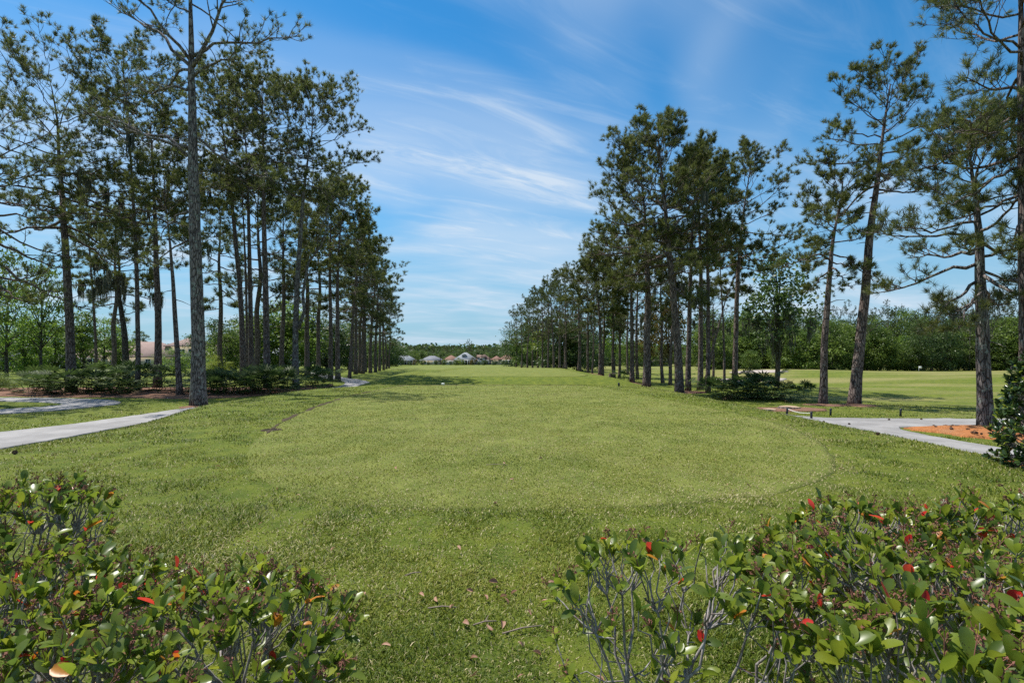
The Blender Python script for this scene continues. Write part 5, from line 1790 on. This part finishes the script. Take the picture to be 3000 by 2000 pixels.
def shrub(name, label, cat, group, cx, cy, rx, ry, h, tips, seed, stems=7, mats=None, lsize=(0.036, 0.066), heads=0.6, nsingle=200, base=(0.18, 0.14), low=0.45, per=(4, 7), zshape=None, inner=0.25, rstem=0.0085, bite=None):
    rng = np.random.default_rng(seed)
    z0 = g(cx, cy)
    root = empty(name, (cx, cy, z0))
    tag(root, label, cat, group)
    # where the shoots end: a rounded, uneven top with some shoots inside
    T = []
    while len(T) < tips:
        a, q = rng.random() * 6.283, math.sqrt(rng.random())
        if zshape is not None:
            z_ = 0.06 + (h - 0.06) * rng.random() ** 0.85
            q = math.sqrt(max(0, 1 - (z_ / h) ** 3)) * (rng.uniform(0.82, 1.06) if rng.random() > 0.15 else rng.random())
            q *= 1 + 0.22 * float(vnoise(a * 2.2, z_ * 3.0, 4))
            T.append((q * rx * math.cos(a), q * ry * math.sin(a), z_))
            continue
        x, y = q * rx * math.cos(a), q * ry * math.sin(a)
        if zshape is None:
            top = h * (0.80 + 0.20 * math.sqrt(max(0, 1 - q ** 3))) + 0.07 * float(vnoise((cx + x) * 6, (cy + y) * 6, 3)) + 0.02 * rng.standard_normal()
        else:
            top = h * zshape(q) + 0.05 * rng.standard_normal()
        if rng.random() < inner:
            top *= rng.uniform(low, 0.95)
        if zshape is not None:
            top = max(0.12, top * rng.uniform(0.05, 1.0) ** (0.6 if q > 0.75 else 0.15))
        T.append((x, y, top))
    T = np.array(T)
    wood = MB()
    # stems -> forks -> shoots, by nearest groups
    def kmeans(P, k):
        c = P[rng.choice(len(P), min(k, len(P)), False)]
        for _ in range(6):
            w = np.argmin(((P[:, None] - c[None]) ** 2).sum(-1), 1)
            c = np.array([P[w == j].mean(0) if (w == j).any() else c[j] for j in range(len(c))])
        return w, c
    def bent(p, q, n, amt):
        s = np.linspace(0, 1, n)[:, None]
        L = np.linalg.norm(q - p)
        P = p + (q - p) * s
        o = rng.standard_normal((n, 3)) * amt * L
        o[0] = o[-1] = 0
        P += o
        P[:, 2] -= (np.sin(s[:, 0] * math.pi) * 0.06 * L)
        return P
    w1, c1 = kmeans(T, stems)
    tipdir = np.zeros_like(T)
    for j in range(len(c1)):
        sel = np.where(w1 == j)[0]
        if not len(sel):
            continue
        b = np.array([rng.normal() * base[0] * rx * 2, rng.normal() * base[1] * ry * 2, -0.04])
        b[:2] += c1[j][:2] * 0.35
        f1 = b * 0.48 + c1[j] * 0.52
        f1[2] = T[sel][:, 2].mean() * rng.uniform(0.42, 0.55)
        P = bent(b, f1, 6, 0.035)
        wood.tube(P, np.linspace(rstem * 1.25, rstem * 0.85, 6), 7, False)
        w2, c2 = kmeans(T[sel], max(1, len(sel) // 7))
        for m in range(len(c2)):
            s2 = sel[w2 == m]
            if not len(s2):
                continue
            f2 = f1 * 0.32 + c2[m] * 0.68
            f2[2] = min(f2[2], T[s2][:, 2].min() - 0.03)
            f2[2] = max(f2[2], f1[2] * 0.75)
            P = bent(f1, f2, 5, 0.05)
            wood.tube(P, np.linspace(rstem * 0.75, rstem * 0.45, 5), 6, False)
            for q in s2:
                P = bent(f2, T[q], 5, 0.06)
                wood.tube(P, np.linspace(rstem * 0.42, rstem * 0.2, 5), 5, False)
                tipdir[q] = unit(P[-1] - P[-2])
    wood.build('stems', M['hedge_bark'], root, True)
    # leaves in rosettes near the tips
    Lp, Ly, Ln, Ls, Lm, Lsh = [], [], [], [], [], []
    keys = list(mats.keys())
    wts = np.array(list(mats.values()), float)
    wts /= wts.sum()
    seeds = MB()
    for q in range(len(T)):
        n = int(rng.integers(*per))
        d = unit(tipdir[q] + np.array([0, 0, 0.5]))
        a0 = rng.random() * 6.28
        u = unit(np.cross(d, np.array([0.3, 0.9, 0.1])))
        w = np.cross(d, u)
        fam = rng.random()
        for k in range(n):
            a = a0 + k * 2.4
            out = u * math.cos(a) + w * math.sin(a)
            el = R(rng.uniform(22, 82))
            y = unit(out * math.cos(el) + d * math.sin(el))
            Lp.append(T[q] - d * 0.035 * rng.random())
            Ly.append(y)
            Ln.append(unit(d * math.cos(el) - out * math.sin(el) + rng.standard_normal(3) * 0.25))
            Ls.append(lsize[0] * 0.75 + (lsize[1] - lsize[0] * 0.75) * rng.random() ** 0.8)
            if fam < 0.10 and keys[0] == 'hedge_leaf':
                Lm.append(1)
            else:
                Lm.append(int(rng.choice(len(keys), p=wts)))
            Lsh.append(int(rng.integers(len(LEAVES))))
        if rng.random() < heads:
            ax = unit(d + rng.standard_normal(3) * 0.2)
            top = T[q] + ax * rng.uniform(0.03, 0.07)
            seeds.tube(np.array([T[q], (T[q] + top) / 2, top]), [0.0016, 0.0014, 0.0012], 4, False)
            for _ in range(int(rng.integers(4, 9))):
                b = T[q] + (top - T[q]) * rng.uniform(0.35, 1.0)
                e = b + unit(ax + rng.standard_normal(3) * 0.8) * rng.uniform(0.010, 0.026)
                seeds.tube(np.array([b, e]), [0.0010, 0.0009], 3, False)
                for _ in range(3):
                    r_ = unit(rng.standard_normal(3)) * 0.0085
                    s_ = unit(rng.standard_normal(3)) * 0.0040
                    seeds.add([e - s_, e + s_, e + r_], f3=[(0, 1, 2)])
    Lp, Ly, Ln = np.array(Lp), np.array(Ly), np.array(Ln)
    F = frames(Ly, Ln)
    Lw = Lp + np.array([cx, cy, z0])
    dist = np.linalg.norm(Lw - np.array([0, 0, CAM_H]), axis=1)
    pxx = 1500 + Lw[:, 0] / np.maximum(Lw[:, 1], 0.1) * FPX
    pyy = HORIZON - (Lw[:, 2] - CAM_H) / np.maximum(Lw[:, 1], 0.1) * FPX
    seen = (pxx > -40) & (pxx < 3040) & (pyy < 2040)
    score = np.array(Ls) / dist * np.where(seen, 1, 0.01) * (0.5 + Lp[:, 2] / h)
    order = np.argsort(-score)
    single = order[:nsingle]
    rest = order[nsingle:]
    for i in single:
        o = bpy.data.objects.new('leaf', leaf_mesh(Lsh[i], keys[Lm[i]]))
        mw = Matrix(F[i].tolist()).to_4x4()
        mw.translation = Vector(Lp[i])
        o.parent = root
        COL.objects.link(o)
        o.matrix_basis = mw @ Matrix.Scale(float(Ls[i]), 4)
    if len(rest):
        m = MB()
        me_mats = [M[k] for k in keys]
        mi = []
        for i in sorted(rest, key=lambda i: Lm[i]):
            v, f = LEAVES[Lsh[i]]
            m.add(v * Ls[i] @ F[i].T + Lp[i], f4=f, tint=rng.random())
            mi += [Lm[i]] * len(f)
        o = m.build('leaves', me_mats, root, True)
        o.data.polygons.foreach_set('material_index', np.array(mi, np.int32))
        o['kind'] = 'stuff'
    if seeds.n:
        o = seeds.build('dry_flower_heads', M['flower_stalk'], root)
        o['kind'] = 'stuff'
    return root


HM = {'hedge_leaf': 0.72, 'hedge_leaf_light': 0.25, 'hedge_leaf_red': 0.021, 'hedge_leaf_orange': 0.009}
GH = 'hedge bushes in front of the camera'
shrub('hedge_bush', 'leafy hedge bush at the inner end of the left hedge, by the bare grass', 'bush', GH, -1.02, 1.62, 0.54, 0.46, 0.82, 300, 1, mats=HM)
shrub('hedge_bush', 'dense hedge bush in the middle of the left hedge', 'bush', GH, -1.72, 1.72, 0.56, 0.50, 0.835, 300, 2, mats=HM)
shrub('hedge_bush', 'taller hedge bush at the left frame edge, standing above the others', 'bush', GH, -2.30, 2.30, 0.46, 0.40, 0.97, 220, 3, mats=HM)
shrub('hedge_bush', 'open twiggy hedge bush at the inner end of the right hedge', 'bush', GH, 0.62, 1.78, 0.50, 0.40, 0.92, 135, 4, mats=HM, heads=0.3, per=(3, 7), inner=0.3)
shrub('hedge_bush', 'hedge bush with many bare stems in the middle of the right hedge', 'bush', GH, 1.24, 1.66, 0.50, 0.48, 0.925, 220, 5, mats=HM)
shrub('hedge_bush', 'large-leaved hedge bush closest to the camera at lower right', 'bush', GH, 1.12, 1.16, 0.36, 0.28, 0.93, 100, 6, mats=HM, lsize=(0.050, 0.078), per=(4, 7))
shrub('hedge_bush', 'hedge bush in the back of the right hedge, behind the bare stems', 'bush', GH, 1.62, 2.20, 0.55, 0.38, 0.93, 230, 7, mats=HM, heads=0.5)
shrub('hedge_bush', 'dense hedge bush at the right frame edge', 'bush', GH, 2.22, 2.06, 0.52, 0.52, 0.97, 230, 8, mats=HM)
shrub('camellia', 'tall dark glossy camellia with a few red blooms at the right edge', 'shrub', None, 8.4, 7.4, 1.05, 1.05, 2.2, 1300, 9, 9, {'camellia_leaf': 0.86, 'hedge_leaf': 0.10, 'hedge_leaf_light': 0.04}, (0.07, 0.11), 0.0, 300,
      per=(6, 10), low=0.2, zshape=lambda q: 0.15 + 0.85 * math.sqrt(max(0, 1 - q ** 2.5)), inner=0.35, rstem=0.014)
cam_root = bpy.data.objects['camellia']
plain('bloom_red', (0.55, 0.02, 0.05), 0.6, 0.3, 0.2, 30)
rng = np.random.default_rng(5)
for x, y, z in [(-0.86, -0.72, 0.62), (-0.80, -0.78, 0.35), (-0.92, -0.42, 0.30), (-0.5, -0.95, 0.95)]:
    m = MB()
    for k in range(14):
        a, e = k * 2.4, R(15 + 4.5 * k)
        d = np.array([math.cos(a) * math.cos(e), math.sin(a) * math.cos(e), math.sin(e)])
        s = unit(np.cross(d, [0.1, 0.2, 1.0])) * 0.016
        L = 0.042 - 0.0012 * k
        m.add([np.zeros(3), d * L * 0.6 - s, d * L + np.array([0, 0, 0.006]), d * L * 0.6 + s], f4=[(0, 1, 2, 3)])
    o = m.build('bloom', M['bloom_red'], cam_root)
    o.location = (x, y, z)
    o.rotation_euler = (1.0, 0.2, rng.random() * 6)

# ------------------------------------------------------------------ litter on the lawn
rl = random.Random(8)
plain('twig_grey', (0.22, 0.17, 0.14), 0.9, 0.1, 0.3, 40)
for k in range(84):
    near = k < 58
    d = rl.uniform(2.1, 3.6) if near else rl.uniform(3.6, 8.0)
    x = rl.uniform(-0.36, 0.32) * d if near else rl.uniform(-0.75, 0.7) * d
    o = bpy.data.objects.new('fallen_leaf', leaf_mesh(rl.randrange(4), 'dry_leaf'))
    o.location = (x, d, g(x, d) + 0.030 + 0.012 * rl.random())
    o.rotation_euler = (rl.uniform(-0.6, 0.6), rl.uniform(-1.0, 1.0), rl.uniform(0, 6.28))
    s = rl.uniform(0.035, 0.07)
    o.scale = (s * rl.uniform(0.6, 1), s, s * 2.0)
    tag(link(o), 'dry brown leaf lying on the grass between the hedges' if near else 'dry leaf scattered on the lawn beyond the hedges', 'leaf', 'fallen leaves between the hedges' if near else 'fallen leaves further out on the lawn')
for k, (px, py, L, lab) in enumerate([(1295, 1792, 0.09, 'short pinkish stick on the grass between the hedges'), (1210, 1694, 0.06, 'thin pale stick lying just right of the left hedge'), (1455, 1366, 0.16, 'small dark twig lying near the middle of the tee'),
                                      (1530, 1860, 0.12, 'thin tan twig on the grass before the open hedge end'), (1420, 1840, 0.07, 'forked grey twig between the hedges')]):
    d = CAM_H * FPX / (py - HORIZON)
    w = at(px, py, d)
    z = g(w.x, w.y) + 0.025
    a = rl.uniform(-0.5, 0.5)
    dx, dy = math.cos(a), math.sin(a)
    q = np.array([(w.x - dx * L, w.y - dy * L, z), (w.x, w.y + 0.006, z + 0.008), (w.x + dx * L, w.y + dy * L, z + 0.004)])
    m = MB()
    m.tube(q, [0.004, 0.0045, 0.003], 6)
    if 'forked' in lab:
        m.tube(np.array([q[1], q[1] + np.array([0.02, 0.05, 0.01])]), [0.003, 0.002], 5)
    tag(m.build('twig', M['twig_grey'], None, True), lab, 'twig')
